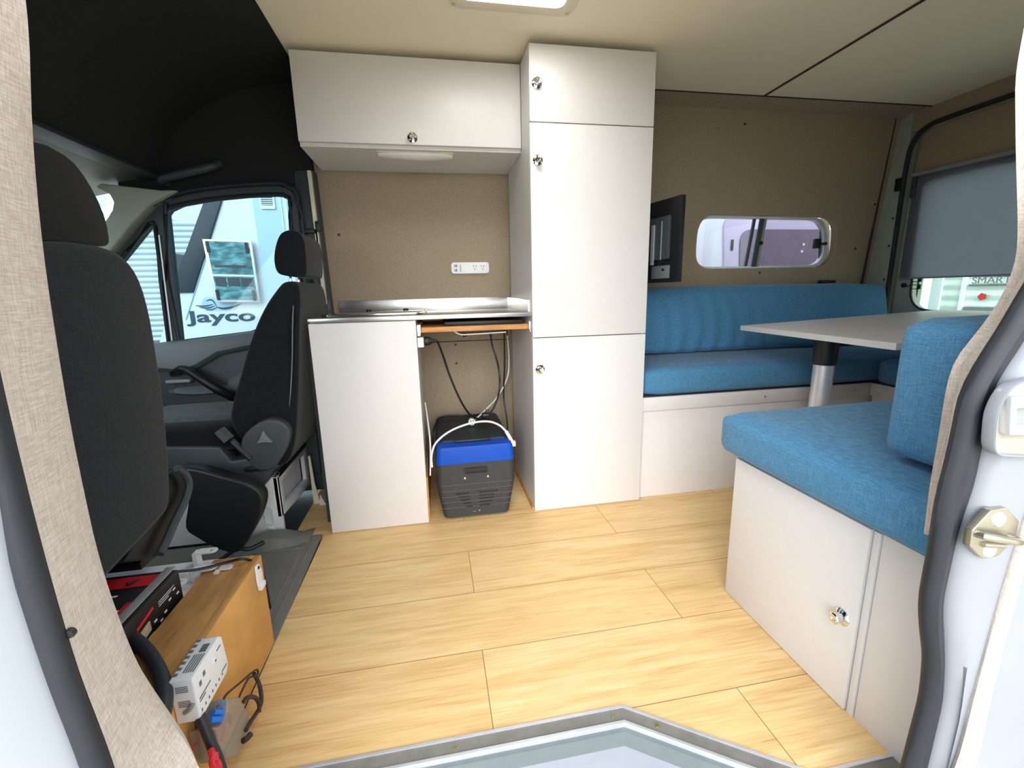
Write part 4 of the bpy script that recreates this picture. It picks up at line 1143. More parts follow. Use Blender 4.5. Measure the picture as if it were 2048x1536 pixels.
bm = B(); tube(bm, [(-0.82, 1.60, 0.03), (-0.77, 1.62, 0.055), (-0.73, 1.63, 0.045), (-0.69, 1.66, 0.05)], 0.008, 8)
tag(obj('loose_black_hose', bm, 'black'), 'short black hose lying on the mat at the foot of the driver seat box', 'hose')

# ================================================================= SLIDING DOOR APERTURE
def interp(pts, z):
    pts = sorted(pts, key=lambda p: p[1])
    if z <= pts[0][1]: return pts[0][0]
    for a, b in zip(pts, pts[1:]):
        if z <= b[1]:
            k = (z - a[1]) / max(1e-6, b[1] - a[1]); k = k
            return a[0] + (b[0] - a[0]) * k
    return pts[-1][0]
Li = [(-0.368, 1.245), (-0.381, 1.188), (-0.393, 1.118), (-0.400, 1.061), (-0.406, 1.011), (-0.410, 0.955), (-0.417, 0.846), (-0.420, 0.764), (-0.421, 0.683), (-0.422, 0.640), (-0.414, 0.559), (-0.408, 0.496), (-0.389, 0.420), (-0.357, 0.319)]
Lo = [(-0.384, 1.9), (-0.384, 1.05), (-0.393, 0.888), (-0.394, 0.840), (-0.395, 0.782), (-0.396, 0.722), (-0.395, 0.658), (-0.394, 0.596), (-0.390, 0.531), (-0.385, 0.491), (-0.382, 0.450)]
Ls = [(-0.416, 1.9), (-0.410, 1.05), (-0.405, 0.808), (-0.420, 0.740), (-0.420, 0.696), (-0.419, 0.648), (-0.417, 0.593), (-0.414, 0.535), (-0.407, 0.465)]
def sm(pts, z, w=0.05):
    return sum(interp(pts, z + d * w) for d in (-1, -0.5, 0, 0.5, 1)) / 5
bm = B(); secs = []
zs = [0.0 + 1.72 * k / 60 for k in range(61)]
for z in zs:
    xi, xo = sm(Li, z), sm(Lo, z)
    secs.append([(xi * 1.07, 0.595, z), (xi + 0.0, 0.563, z), (xi + (xo - xi) * 0.3, 0.537, z), (xi + (xo - xi) * 0.65, 0.507, z), (xo, 0.468, z), (xo - 0.02, 0.485, z), (min(xi, xo) - 0.05, 0.575, z)])
loft(bm, secs)
pillar_l = tag(obj('linen_pillar_cover', bm, 'frab'), 'pale linen covered door pillar at the left of the opening', 'pillar cover')
bm = B(); x, z = sm(Lo, 0.50), 0.50
lathe(bm, [(0.0001, -0.002), (0.0045, -0.0015), (0.0055, 0.001), (0.005, 0.004)], (-0.393, 0.468, 0.623), 'y', 12); obj('trim_clip', bm, 'screw', pillar_l)
bm = B(); secs = []
for z in zs:
    a, c = sm(Lo, z), sm(Ls, z); w = (a - c) / 2; m_ = (a + c) / 2
    secs.append([(m_ + w * 1.06 * math.cos(t), 0.464 + 0.012 * math.sin(t), z) for t in [2 * math.pi * k / 12 for k in range(12)]])
loft(bm, secs)
struct(obj('trim_14', bm, 'rubber'))
bm = B(); secs = []
for z in [-0.25 + 2.2 * k / 60 for k in range(61)]:
    c = sm(Ls, z)
    dent = 0.012 * math.exp(-((z - 0.42) / 0.10) ** 2)
    secs.append([(c - 0.002, 0.475, z), (c - 0.001, 0.462, z), (c - 0.012, 0.448, z), (c - 0.045, 0.425 + dent, z), (c - 0.09, 0.405 + dent, z), (c - 0.13, 0.385, z), (c - 0.16, 0.35, z), (-0.75, 0.31, z), (-0.75, 0.40, z), (c - 0.10, 0.47, z)])
loft(bm, secs)
body_l = struct(obj('wall_left_front_post', bm, 'paint'))
for z, dx in ((0.80, 0.03), (0.30, 0.09), (0.44, 0.075)):
    bm = B(); t_ = B(); lathe(t_, [(0.0001, -0.0015), (0.008, 0.0), (0.012, 0.002), (0.0125, 0.006)], (0, 0, 0), 'y', 12)
    cx = sm(Ls, z) - dx
    for v in t_.verts: v.co += Vector((cx, 0.446 - dx * 0.4, z))
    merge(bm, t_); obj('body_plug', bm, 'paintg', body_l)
bm = B(); plate(bm, [(-2.2, -0.4), (-0.74, -0.4), (-0.74, 1.93), (-2.2, 1.93)], [rpoly([(-1.75, 0.82), (-0.85, 0.82), (-0.85, 1.40), (-1.30, 1.36)], 0.05)], 'xz', 0.36, 0.42)
struct(world_obj('wall_left_cab', bm, 'paint'))

Ri = [(0.824, 1.243), (0.851, 1.147), (0.883, 1.043), (0.894, 0.993), (0.881, 0.939), (0.854, 0.895), (0.831, 0.867), (0.809, 0.841), (0.803, 0.798), (0.805, 0.750), (0.806, 0.699), (0.806, 0.629), (0.813, 0.531), (0.818, 0.496)]
Ro = [(0.92, 1.9), (0.90, 1.2), (0.85, 1.04), (0.806, 0.938), (0.785, 0.893), (0.761, 0.853), (0.738, 0.804), (0.736, 0.766), (0.738, 0.728), (0.735, 0.674), (0.730, 0.636), (0.736, 0.566)]
Ra = [(0.92, 1.9), (0.90, 1.2), (0.85, 1.04), (0.795, 0.938), (0.774, 0.894), (0.750, 0.855), (0.728, 0.806), (0.727, 0.732), (0.720, 0.641), (0.725, 0.571), (0.726, 0.471), (0.737, 0.423), (0.759, 0.356), (0.766, 0.278), (0.756, 0.145), (0.74, -0.10)]
Rb = [(0.96, 1.9), (0.94, 1.2), (0.89, 1.04), (0.807, 0.875), (0.771, 0.816), (0.772, 0.758), (0.773, 0.667), (0.762, 0.606), (0.760, 0.569), (0.758, 0.468), (0.771, 0.419), (0.788, 0.353), (0.801, 0.274), (0.798, 0.138), (0.78, -0.10)]
bm = B(); secs = []
for k in range(61):
    z = 0.535 + (1.72 - 0.535) * k / 60
    xi, xo = sm(Ri, z, 0.02), sm(Ro, z, 0.02)
    puck = 0.006 * noise.noise(Vector((z * 22, 3, 1)))
    fold = 0.010 * math.exp(-((z - 0.80) / 0.008) ** 2) + 0.012 * math.exp(-((z - 0.862) / 0.010) ** 2)
    secs.append([(xi * 1.05, 0.576, z), (xi + 0.001, 0.553, z), (xi + 0.008, 0.545 + puck, z), ((xi + xo) / 2, 0.510 + puck + fold, z), (xo + 0.004, 0.482 + fold * 0.4, z), (xo + 0.03, 0.50, z), (max(xi, xo) + 0.06, 0.575, z)])
loft(bm, secs)
tag(obj('linen_pillar_cover', bm, 'frab'), 'crumpled pale linen trim on the right door pillar beside the blue cushions', 'pillar cover')
bm = B(); secs = []
for k in range(81):
    z = -0.08 + 1.80 * k / 80
    a, c = sm(Ra, z, 0.02), sm(Rb, z, 0.02); w = (c - a) / 2; m_ = (a + c) / 2
    ring = []
    for j in range(16):
        t = 2 * math.pi * j / 16
        ring.append((m_ + w * 1.05 * math.cos(t), 0.478 + (0.013 + 0.003 * math.cos(3 * t)) * math.sin(t), z))
    secs.append(ring)
loft(bm, secs)
struct(obj('trim_15', bm, 'rubber'))
# white painted rear door post
S2a = [(0.95, 1.9), (0.87, 0.9), (0.833, 0.607), (0.825, 0.524), (0.820, 0.427), (0.816, 0.319), (0.815, 0.223), (0.811, 0.170), (0.76, -0.05)]
S2b = [(0.97, 1.9), (0.885, 0.9), (0.842, 0.552), (0.839, 0.438), (0.839, 0.320), (0.844, 0.168), (0.78, -0.05)]
bm = B(); secs = []
for k in range(61):
    z = -0.30 + 2.2 * k / 60
    c = sm(Rb, z, 0.03); e = max(sm(S2a, z, 0.03), c + 0.02)
    secs.append([(c + 0.002, 0.50, z), (c + 0.001, 0.478, z), (c + 0.006, 0.466, z), (min(c + 0.014, e), 0.457, z), ((c + e) / 2, 0.453, z), (e + 0.002, 0.447, z), (e + 0.035, 0.435, z), (1.25, 0.40, z), (1.25, 0.47, z), (c + 0.15, 0.50, z)])
loft(bm, secs)
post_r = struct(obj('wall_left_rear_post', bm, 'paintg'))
bm = B(); secs = []
for k in range(41):
    z = -0.1 + 1.5 * k / 40
    a, c = sm(S2a, z, 0.03), sm(S2b, z, 0.03)
    secs.append([((a + c) / 2 + (c - a) / 2 * 1.2 * math.cos(t), 0.444 + 0.010 * math.sin(t), z) for t in [2 * math.pi * j / 10 for j in range(10)]])
loft(bm, secs)
struct(obj('trim_16', bm, 'frab'))
# striker
st = thing('door_striker', 'brassy steel door striker plate bolted to the white door post', 'striker', (0.78, 0.44, 0.57))
SX, SZ = (0.779, 0.600)
def STR(v): return Vector((SX + 0.008 + v[0] * 1.08, 0.450 + v[1] * 0.75, SZ + v[2] * 1.15))
bm = B(); t_ = B(); prism(t_, [(0.040 * math.cos(a) * 1.02, 0.036 * math.sin(a)) for a in [math.radians(22 + 45 * k + (8 if k % 2 else 0)) for k in range(8)]], 'xz', -0.004, 0.010, 0.0015)
for v in t_.verts: v.co = STR(v.co)
merge(bm, t_); pl = obj('plate', bm, 'gold', st)
bm = B(); tube(bm, [STR((-0.032, -0.004, 0.004)), STR((-0.028, -0.022, 0.005)), STR((0.020, -0.024, -0.006)), STR((0.026, -0.004, -0.007))], 0.0055, 10, 3); obj('striker_loop', bm, 'gold', st)
bm = B(); tube(bm, [STR((-0.020, -0.006, -0.012)), STR((0.016, -0.008, -0.017))], 0.004, 8, 1, False); obj('striker_loop', bm, 'gold', st)
for dx, dz in ((0.0, 0.020), (-0.004, -0.022)):
    bm = B(); t_ = B(); lathe(t_, [(0.0001, -0.0075), (0.003, -0.0075), (0.0055, -0.009), (0.009, -0.008), (0.0105, -0.004)], (0, 0, 0), 'y', 16)
    for v in t_.verts: v.co = STR(v.co + Vector((dx, 0, dz)))
    merge(bm, t_); obj('bolt', bm, 'alu', pl)
# latch recess above it
RC = rpoly([(0.744, 0.729), (0.735, 0.790), (0.751, 0.824), (0.811, 0.831), (0.844, 0.716)], 0.02, 5)
cxr = sum(p[0] for p in RC) / len(RC); czr = sum(p[1] for p in RC) / len(RC)
bm = B(); plate(bm, [(cxr + (p[0] - cxr) * 1.07, czr + (p[1] - czr) * 1.06) for p in RC], [RC], 'xz', 0.440, 0.456, bev=0.002)
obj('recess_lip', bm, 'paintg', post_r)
bm = B(); plate(bm, RC, [], 'xz', 0.447, 0.452); obj('recess_back', bm, 'gold_dull', post_r)
IN = [(0.753, 0.757), (0.743, 0.811), (0.795, 0.809), (0.811, 0.753)]
I2 = [(0.760, 0.769), (0.756, 0.794), (0.795, 0.794), (0.803, 0.766)]
bm = B(); plate(bm, IN, [I2], 'xz', 0.434, 0.448, bev=0.002); obj('latch_bracket', bm, 'alu', post_r)
bm = B(); plate(bm, I2, [], 'xz', 0.444, 0.447); obj('latch_opening', bm, 'grey', post_r)

# ---------------------------------------------------------------- sill and step
def strip(bm, path, o0, o1, z0, z1):
    """band offset to the outside of a plan path"""
    def off(d):
        out = []
        for i, p in enumerate(path):
            p = Vector(p); a = Vector(path[i - 1]) if i else p - (Vector(path[1]) - p); b = Vector(path[i + 1]) if i < len(path) - 1 else p + (p - Vector(path[i - 1]))
            n1 = (p - a).normalized(); n2 = (b - p).normalized(); n1 = Vector((n1.y, -n1.x)); n2 = Vector((n2.y, -n2.x)); m_ = (n1 + n2); m_ = m_ / max(0.3, m_.length_squared) * 2
            out.append(p + m_ * d)
        return out
    A, Bq = off(o0), off(o1)
    for i in range(len(path) - 1):
        loft(bm, [[(A[i].x, A[i].y, z0), (A[i].x, A[i].y, z1), (A[i + 1].x, A[i + 1].y, z1), (A[i + 1].x, A[i + 1].y, z0)], [(Bq[i].x, Bq[i].y, z0), (Bq[i].x, Bq[i].y, z1), (Bq[i + 1].x, Bq[i + 1].y, z1), (Bq[i + 1].x, Bq[i + 1].y, z0)]])
path = [(-0.62, 0.800), (0.385, 0.800), (0.700, 0.588), (1.0, 0.588)]
sl = thing('door_step_trim', 'aluminium and grey step nosing around the edge of the wooden floor', 'step trim', (0.2, 0.75, 0))
sl['kind'] = 'structure'
bm = B(); strip(bm, path, 0.0, 0.006, -0.02, 0.003); obj('inner_edge', bm, 'alu', sl)
bm = B(); strip(bm, path, 0.006, 0.036, -0.02, 0.0005); obj('tread', bm, 'alumat', sl)
bm = B(); strip(bm, path, 0.036, 0.042, -0.02, 0.003); obj('outer_edge', bm, 'alu', sl)
bm = B(); strip(bm, path, 0.042, 0.052, -0.05, -0.010); obj('lower_lip', bm, 'cabgrey', sl)
for x, y in ((-0.010, 0.776), (0.352, 0.776), (0.76, 0.566), (0.44, 0.737)):
    bm = B(); lathe(bm, [(0.0001, 0.003), (0.003, 0.003), (0.004, 0.0)], (x, y, 0.0005), 'z', 10); obj('screw', bm, 'brass', sl)
bm = B()
strip(bm, path, 0.040, 0.050, -0.24, -0.045)
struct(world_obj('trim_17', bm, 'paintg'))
bm = B(); plate(bm, [(-0.60, 0.752), (0.37, 0.752), (0.685, 0.54), (0.685, 0.36), (-0.60, 0.36)], [], 'xy', -0.26, -0.235)
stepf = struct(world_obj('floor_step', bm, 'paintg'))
bm = B()
for y in (0.70, 0.655, 0.61): box(bm, -0.5, 0.28, y, y + 0.012, -0.236, -0.229, 0.003)
struct(world_obj('trim_18', bm, 'paint'))
bm = B(); box(bm, 0.385, 0.67, 0.36, 0.52, -0.236, -0.20, 0.004)
struct(world_obj('trim_19', bm, 'cabmid'))

# ================================================================= WOODEN BOX WITH THE ELECTRICS
wb = thing('plywood_box', 'varnished plywood box on the floor behind the passenger seat', 'box', (-0.555, 0.87, 0))
bm = B(); box(bm, -0.515, -0.498, 0.58, 1.168, 0.0085, 0.283, 0.0008); box(bm, -0.610, -0.5155, 1.150, 1.167, 0.0085, 0.270); box(bm, -0.610, -0.5155, 0.58, 0.597, 0.0085, 0.270); obj('side_board', bm, 'ply', wb)
bm = B(); box(bm, -0.614, -0.5155, 0.578, 1.169, 0.271, 0.2835, 0.0008); obj('top_board', bm, 'plytop', wb)
bm = B(); prism(bm, rpoly([(1.118, 0.281), (1.140, 0.276), (1.152, 0.245), (1.148, 0.212), (1.128, 0.198), (1.116, 0.225)], 0.008), 'yz', -0.4975, -0.4935, 0.001)
box(bm, -0.4975, -0.486, 1.118, 1.146, 0.208, 0.222, 0.002)
br = obj('white_bracket', bm, 'white', wb)
bm = B(); lathe(bm, [(0.0001, 0.003), (0.004, 0.0025), (0.0045, 0.0)], (-0.4935, 1.131, 0.268), 'x', 10); obj('screw', bm, 'screw', br)
bm = B(); plate(bm, rrect(-0.563, 1.118, 0.030, 0.020, 0.007), [rrect(-0.560, 1.118, 0.006, 0.006, 0.0025)], 'xy', 0.286, 0.289); box(bm, -0.584, -0.574, 1.098, 1.112, 0.2835, 0.288); obj('white_bracket', bm, 'white', wb)

# inverter lying on the seat box
iv = thing('power_inverter', 'black and red power inverter lying on the seat box behind the linen pillar', 'inverter', (-0.73, 0.92, 0.263))
bm = B(); box(bm, -0.84, -0.624, 0.80, 1.040, 0.264, 0.345, 0.004); ib = obj('casing', bm, 'black', iv)
bm = B(); box(bm, -0.83, -0.634, 0.985, 1.025, 0.3455, 0.3465); box(bm, -0.665, -0.634, 0.81, 0.93, 0.3455, 0.3465); obj('red_stripe', bm, 'red', ib)
bm = B(); box(bm, -0.652, -0.632, 0.80, 1.045, 0.347, 0.350, 0.001); obj('strap', bm, 'grey', iv)
bm = B()
for k in range(3):
    box(bm, -0.80 + 0.01 * k, -0.70, 0.955 - k * 0.016, 0.960 - k * 0.016, 0.3455, 0.3462)
into(bm, text_bm('ER', 0.030, (-0.700, 0.885, 0.3458), (1, 0.05, 0), (0, 1, 0), 0.0004, 1.3, 0.0008))
obj('label_print', bm, 'print_white', ib); bm = B()
for k in range(3): box(bm, -0.623, -0.6225, 0.952 + 0.0, 1.012 - 0.012 * k, 0.322 - k * 0.005, 0.3235 - k * 0.005)
for y, z in ((0.985, 0.300), (0.965, 0.285), (0.93, 0.290), (1.005, 0.312), (0.948, 0.277), (1.015, 0.295)): box(bm, -0.6235, -0.6225, y, y + 0.009, z, z + 0.004)
box(bm, -0.6235, -0.6225, 0.862, 0.925, 0.272, 0.2735)
obj('label_print', bm, 'print_white', ib)
bm = B(); prism(bm, rpoly([(0.880, 0.278), (0.918, 0.284), (0.918, 0.306), (0.880, 0.300)], 0.003), 'yz', -0.6245, -0.6225); obj('display_label', bm, 'tan', ib)
bm = B(); prism(bm, [(0.880, 0.311), (0.935, 0.321), (0.935, 0.326), (0.880, 0.316)], 'yz', -0.6245, -0.6225); obj('red_mark', bm, 'redwire', ib)
bm = B(); tube(bm, [(-0.700, 0.99, 0.352), (-0.66, 1.06, 0.325), (-0.615, 1.10, 0.302), (-0.565, 1.125, 0.297), (-0.52, 1.135, 0.294), (-0.51, 1.19, 0.22), (-0.53, 1.25, 0.06)], 0.0035, 8)
tag(obj('thin_black_cable', bm, 'black'), 'thin black cable crossing the top of the plywood box towards the mat', 'cable')
# thick conduit
bm = B(); tube(bm, [(-0.696, 0.923, 0.298), (-0.653, 0.894, 0.300), (-0.589, 0.840, 0.302), (-0.531, 0.778, 0.300), (-0.496, 0.727, 0.292), (-0.482, 0.688, 0.283), (-0.482, 0.651, 0.278)], 0.0125, 14)
tag(obj('black_conduit', bm, 'greyrubber'), 'thick black conduit bending over the top edge of the plywood box', 'conduit')

# white solar controller
sc_ = thing('solar_controller', 'white slotted charge controller screwed to the side of the plywood box', 'controller', (-0.478, 0.79, 0.215))
bm = B(); prism(bm, [(0.742, 0.214), (0.848, 0.214), (0.858, 0.228), (0.852, 0.296), (0.842, 0.305), (0.742, 0.305)], 'yz', -0.497, -0.458, 0.003); cbx = obj('casing', bm, 'white', sc_)
bm = B()
for k in range(7): box(bm, -0.4955, -0.488, 0.752 + k * 0.0135, 0.758 + k * 0.0135, 0.3045, 0.3065, 0.0005)
obj('vent_slots', bm, 'print_grey', cbx); bm = B()
for k in range(8): box(bm, -0.488, -0.468, 0.7412, 0.7425, 0.290 - k * 0.0035 - (0.016 if k > 3 else 0), 0.2912 - k * 0.0035 - (0.016 if k > 3 else 0))
obj('vent_slots', bm, 'print_grey', cbx)
bm = B()
for k in range(5): box(bm, -0.482 + 0.004 * k, -0.480 + 0.004 * k, 0.758, 0.800, 0.305, 0.3056)
box(bm, -0.478, -0.466, 0.805, 0.825, 0.305, 0.3056)
for y0, y1, z in ((0.750, 0.790, 0.252), (0.750, 0.770, 0.246), (0.825, 0.840, 0.285), (0.830, 0.850, 0.232)): box(bm, -0.4582, -0.4572, y0, y1, z, z + 0.0025)
for k in range(7): box(bm, -0.4582, -0.4572, 0.750 + k * 0.013, 0.753 + k * 0.013, 0.226, 0.231)
box(bm, -0.4582, -0.4572, 0.757, 0.764, 0.272, 0.281); box(bm, -0.4582, -0.4572, 0.772, 0.779, 0.279, 0.288)
obj('fine_print', bm, 'print_grey', cbx)
bm = B(); lathe(bm, [(0.009, 0), (0.009, 0.002), (0.0075, 0.003), (0.0001, 0.003)], (-0.4582, 0.812, 0.278), 'x', 18); dial = obj('dial', bm, 'white', cbx)
bm = B(); lathe(bm, [(0.0022, 0), (0.0001, 0.0012)], (-0.4552, 0.812, 0.276), 'x', 10); obj('dial_mark', bm, 'black', dial)
bm = B(); tube(bm, [(-0.480, 0.741, 0.238), (-0.470, 0.739, 0.245), (-0.464, 0.741, 0.255)], 0.004, 8); obj('cable_recess', bm, 'grey', cbx)

# milky junction box
jb = thing('clear_junction_box', 'milky clear plastic junction box full of wires low on the plywood box', 'junction box', (-0.46, 0.80, 0.06))
bm = B()
def JB(y, z): return (y, z)
jo = [(0.811, 0.186), (0.854, 0.145), (0.883, 0.046), (0.810, 0.047), (0.773, 0.086), (0.759, 0.141), (0.758, 0.178), (0.779, 0.160), (0.803, 0.163)]
prism(bm, jo, 'yz', -0.494, -0.446, 0.003)
obj('clear_case', bm, 'clearplastic', jb)
bm = B(); prism(bm, [(0.775, 0.085), (0.835, 0.075), (0.845, 0.155), (0.785, 0.185)], 'yz', -0.490, -0.482); obj('circuit_board', bm, 'tan', jb)
bm = B(); tube(bm, [(-0.470, 0.78, 0.12), (-0.462, 0.80, 0.14), (-0.466, 0.82, 0.12), (-0.47, 0.81, 0.09)], 0.0035, 8); obj('inner_red_wire', bm, 'redwire', jb)
bm = B(); tube(bm, [(-0.468, 0.80, 0.16), (-0.462, 0.83, 0.13), (-0.466, 0.84, 0.10)], 0.0035, 8); obj('inner_grey_wire', bm, 'print_grey', jb)
for i, p in enumerate(((-0.462, 0.817, 0.171), (-0.460, 0.794, 0.174), (-0.458, 0.778, 0.174), (-0.458, 0.796, 0.157))):
    bm = B(); tube(bm, [Vector(p) + Vector((-0.004, -0.006, 0.008)), Vector(p) + Vector((0.004, 0.008, -0.008))], 0.0062, 10, 1, False); tube(bm, [Vector(p) + Vector((0.004, 0.008, -0.008)), Vector(p) + Vector((0.002, 0.016, -0.012))], 0.003, 8, 1, False)
    tag(obj('crimp_terminal', bm, 'bluewire'), 'small blue crimp terminal above the junction box, ' + ['topmost of the four', 'upper middle of the four', 'lowest of the four on the left', 'the right one nearest the clear case'][i], 'terminal', 'blue crimp terminals above the junction box')
bm = B(); tube(bm, [(-0.465, 0.825, 0.162), (-0.465, 0.842, 0.166), (-0.468, 0.905, 0.132), (-0.470, 0.963, 0.101), (-0.472, 0.994, 0.080), (-0.470, 0.988, 0.070), (-0.466, 0.945, 0.106), (-0.466, 0.925, 0.112), (-0.468, 0.891, 0.108)], 0.0024, 8)
tag(obj('thin_brown_wire', bm, 'brownwire'), 'thin dark wire looping up from the junction box against the plywood', 'wire')
bm = B(); tube(bm, [(-0.468, 0.969, 0.093), (-0.460, 0.968, 0.060), (-0.452, 0.949, 0.036), (-0.448, 0.923, 0.038), (-0.442, 0.878, 0.060), (-0.438, 0.838, 0.076)], 0.0045, 8)
tube(bm, [(-0.452, 0.872, 0.110), (-0.448, 0.883, 0.112), (-0.446, 0.911, 0.082), (-0.446, 0.923, 0.052), (-0.446, 0.917, 0.035)], 0.0045, 8)
tag(obj('dark_cable_loop', bm, 'brownwire'), 'doubled dark cable looping right of the junction box beside the floor', 'cable')
bm = B(); tube(bm, [(-0.440, 0.825, 0.065), (-0.436, 0.833, 0.061), (-0.432, 0.842, 0.060)], 0.006, 8)
tag(obj('cut_cable_end', bm, 'brownwire'), 'short cut end of dark cable poking out below the junction box', 'cable')
bm = B(); tube(bm, [(-0.462, 0.749, 0.218), (-0.455, 0.744, 0.196), (-0.448, 0.739, 0.172), (-0.442, 0.735, 0.143), (-0.438, 0.737, 0.108), (-0.436, 0.733, 0.086)], 0.009, 10)
tube(bm, [(-0.455, 0.751, 0.205), (-0.448, 0.742, 0.180), (-0.440, 0.738, 0.155), (-0.436, 0.738, 0.131), (-0.434, 0.735, 0.111), (-0.436, 0.729, 0.091)], 0.005, 10)
tag(obj('black_sleeved_cable', bm, 'greyrubber'), 'black sleeved cable dropping from the controller past the junction box', 'cable')
bm = B(); tube(bm, [(-0.440, 0.722, 0.169), (-0.432, 0.712, 0.166), (-0.432, 0.707, 0.159), (-0.432, 0.712, 0.130)], 0.0055, 8); tube(bm, [(-0.432, 0.719, 0.163), (-0.428, 0.711, 0.157), (-0.430, 0.720, 0.136), (-0.430, 0.717, 0.117)], 0.005, 8)
tag(obj('red_wire_bundle', bm, 'redwire'), 'twisted bright red wires at the bottom of the plywood box', 'wire')
bm = B(); tube(bm, [(-0.458, 0.800, 0.169), (-0.470, 0.780, 0.176), (-0.480, 0.769, 0.162), (-0.485, 0.757, 0.148), (-0.488, 0.744, 0.142)], 0.0018, 8)
tag(obj('thin_red_wire', bm, 'redwire'), 'single thin red wire running down the plywood behind the black cable', 'wire')

# ================================================================= OUTSIDE
bm = B(); t_ = B(); bmesh.ops.create_grid(t_, x_segments=2, y_segments=2, size=30)
for v in t_.verts: v.co.z = -0.52
merge(bm, t_)
struct(world_obj('ground', bm, 'asphalt'))

cv = thing('caravan', 'white caravan with dark raked nose strip and bird badge outside the driver window', 'caravan', (-0.9, 5.2, -0.5))
bm = B(); prism(bm, rpoly([(-2.60, 0.35), (-2.325, 1.00), (-1.60, 2.45), (1.2, 2.45), (1.2, -0.1), (-2.50, -0.1)], 0.05), 'xz', 4.50, 6.4, 0.02)
cb = obj('caravan_body', bm, 'van_white', cv)
bm = B(); prism(bm, [(-2.320, 1.035), (-2.135, 1.035), (-1.53, 2.40), (-1.635, 2.40)], 'xz', 4.480, 4.505, 0.004); obj('nose_strip', bm, 'van_dark', cv)
bm = B(); box(bm, -1.535, 0.9, 4.485, 4.505, -0.05, 2.35, 0.004); obj('side_panel', bm, 'van_blue', cv)
bm = B(); box(bm, -1.305, -1.295, 4.478, 4.49, -0.05, 2.35); box(bm, -1.275, -1.25, 4.478, 4.49, -0.05, 2.35); obj('corner_moulding', bm, 'van_white', cv)
bm = B(); plate(bm, rrect(-1.41, 1.84, 0.125, 0.17, 0.012), [rrect(-1.41, 1.845, 0.095, 0.12, 0.008)], 'xz', 4.470, 4.487)
for k in range(7): box(bm, -1.455, -1.365, 4.474, 4.482, 1.792 + k * 0.016, 1.799 + k * 0.016)
vt = obj('wall_vent', bm, 'van_white', cv)
bm = B(); box(bm, -1.457, -1.363, 4.482, 4.4845, 1.785, 1.905); obj('vent_opening', bm, 'print_grey', vt)
bm = B(); tube(bm, [(-2.240, 0.792) and ((-2.240, 0.792)[0], 4.497, (-2.240, 0.792)[1]), ((-2.002, 1.320)[0], 4.497, (-2.002, 1.320)[1])], 0.006, 6, 1, False); obj('nose_crease', bm, 'van_blue', cv)
bm = B(); X0, Z0 = (-2.214, 0.769)
into(bm, text_bm('Jayco', 0.145, (X0, 4.496, Z0), (1, 0, 0.0), (0, 0, 1), 0.002, 1.85, 0.003)); obj('lettering', bm, 'print_dark', cv)
bm = B()
def sw(pts, w, y=4.495):
    P = catmull([(XZ_[0], y, XZ_[1]) for XZ_ in pts], 6)
    n = len(P); L_, R_ = [], []
    for i, p in enumerate(P):
        d = (P[min(i + 1, n - 1)] - P[max(i - 1, 0)]).normalized(); nn = Vector((-d.z, 0, d.x)); k = math.sin(math.pi * (i + 0.3) / (n - 0.4)) * w
        L_.append(p + nn * k); R_.append(p - nn * k)
    rings = [[L_[i], R_[i], R_[i] + Vector((0, -0.002, 0)), L_[i] + Vector((0, -0.002, 0))] for i in range(n)]
    loft(bm, rings)
sw([(-2.145, 0.920), (-2.063, 0.913), (-1.986, 0.929)], 0.006)
sw([(-2.114, 0.906), (-2.045, 0.895), (-1.971, 0.915)], 0.006)
sw([(-2.068, 0.882), (-2.010, 0.880), (-1.956, 0.901)], 0.005)
sw([(-1.972, 0.906), (-1.920, 0.887), (-1.847, 0.894), (-1.749, 0.928)], 0.010)
sw([(-2.048, 0.958), (-1.997, 0.966), (-1.963, 0.911)], 0.006)
obj('bird_badge', bm, 'print_dark', cv)
bm = B(); t_ = rrect(*(-1.936, 0.928), 0.30, 0.125, 0.06, 8)
plate(bm, t_, [], 'xz', 4.497, 4.499); obj('badge_oval', bm, 'van_blue', cv)
ps_ = thing('poster_frame', 'teal tinted poster board clipped to the front of the white caravan', 'poster', (-1.77, 4.45, 0.93))
PQ = [(-1.973, 1.495), (-1.575, 1.482), (-1.571, 0.933), (-1.945, 0.947)]
bm = B(); prism(bm, PQ, 'xz', 4.440, 4.462, 0.003); obj('backing_board', bm, 'alu', ps_)
def lerpq(u, v):
    a = Vector(PQ[0]) * (1 - u) + Vector(PQ[1]) * u; c = Vector(PQ[3]) * (1 - u) + Vector(PQ[2]) * u
    r = a * (1 - v) + c * v
    return (r.x, r.y)
def pq(bm, u0, u1, v0, v1, y0, y1): prism(bm, [lerpq(u0, v0), lerpq(u1, v0), lerpq(u1, v1), lerpq(u0, v1)], 'xz', y0, y1)
bm = B(); pq(bm, 0.07, 0.95, 0.03, 0.55, 4.436, 4.441); pq(bm, 0.07, 0.95, 0.58, 0.96, 4.436, 4.441); obj('poster_print', bm, 'poster', ps_)
bm = B(); pq(bm, 0.10, 0.33, 0.60, 0.74, 4.433, 4.437); pq(bm, 0.37, 0.62, 0.60, 0.74, 4.433, 4.437); pq(bm, 0.66, 0.92, 0.60, 0.74, 4.433, 4.437); pq(bm, 0.15, 0.80, 0.40, 0.44, 4.433, 4.437); obj('photo_blocks', bm, 'van_dark', ps_)
for u in (0.06, 0.86):
    for v in (0.04, 0.80):
        bm = B(); pq(bm, u, u + 0.06, v, v + 0.17, 4.428, 4.436); obj('clip', bm, 'black', ps_)

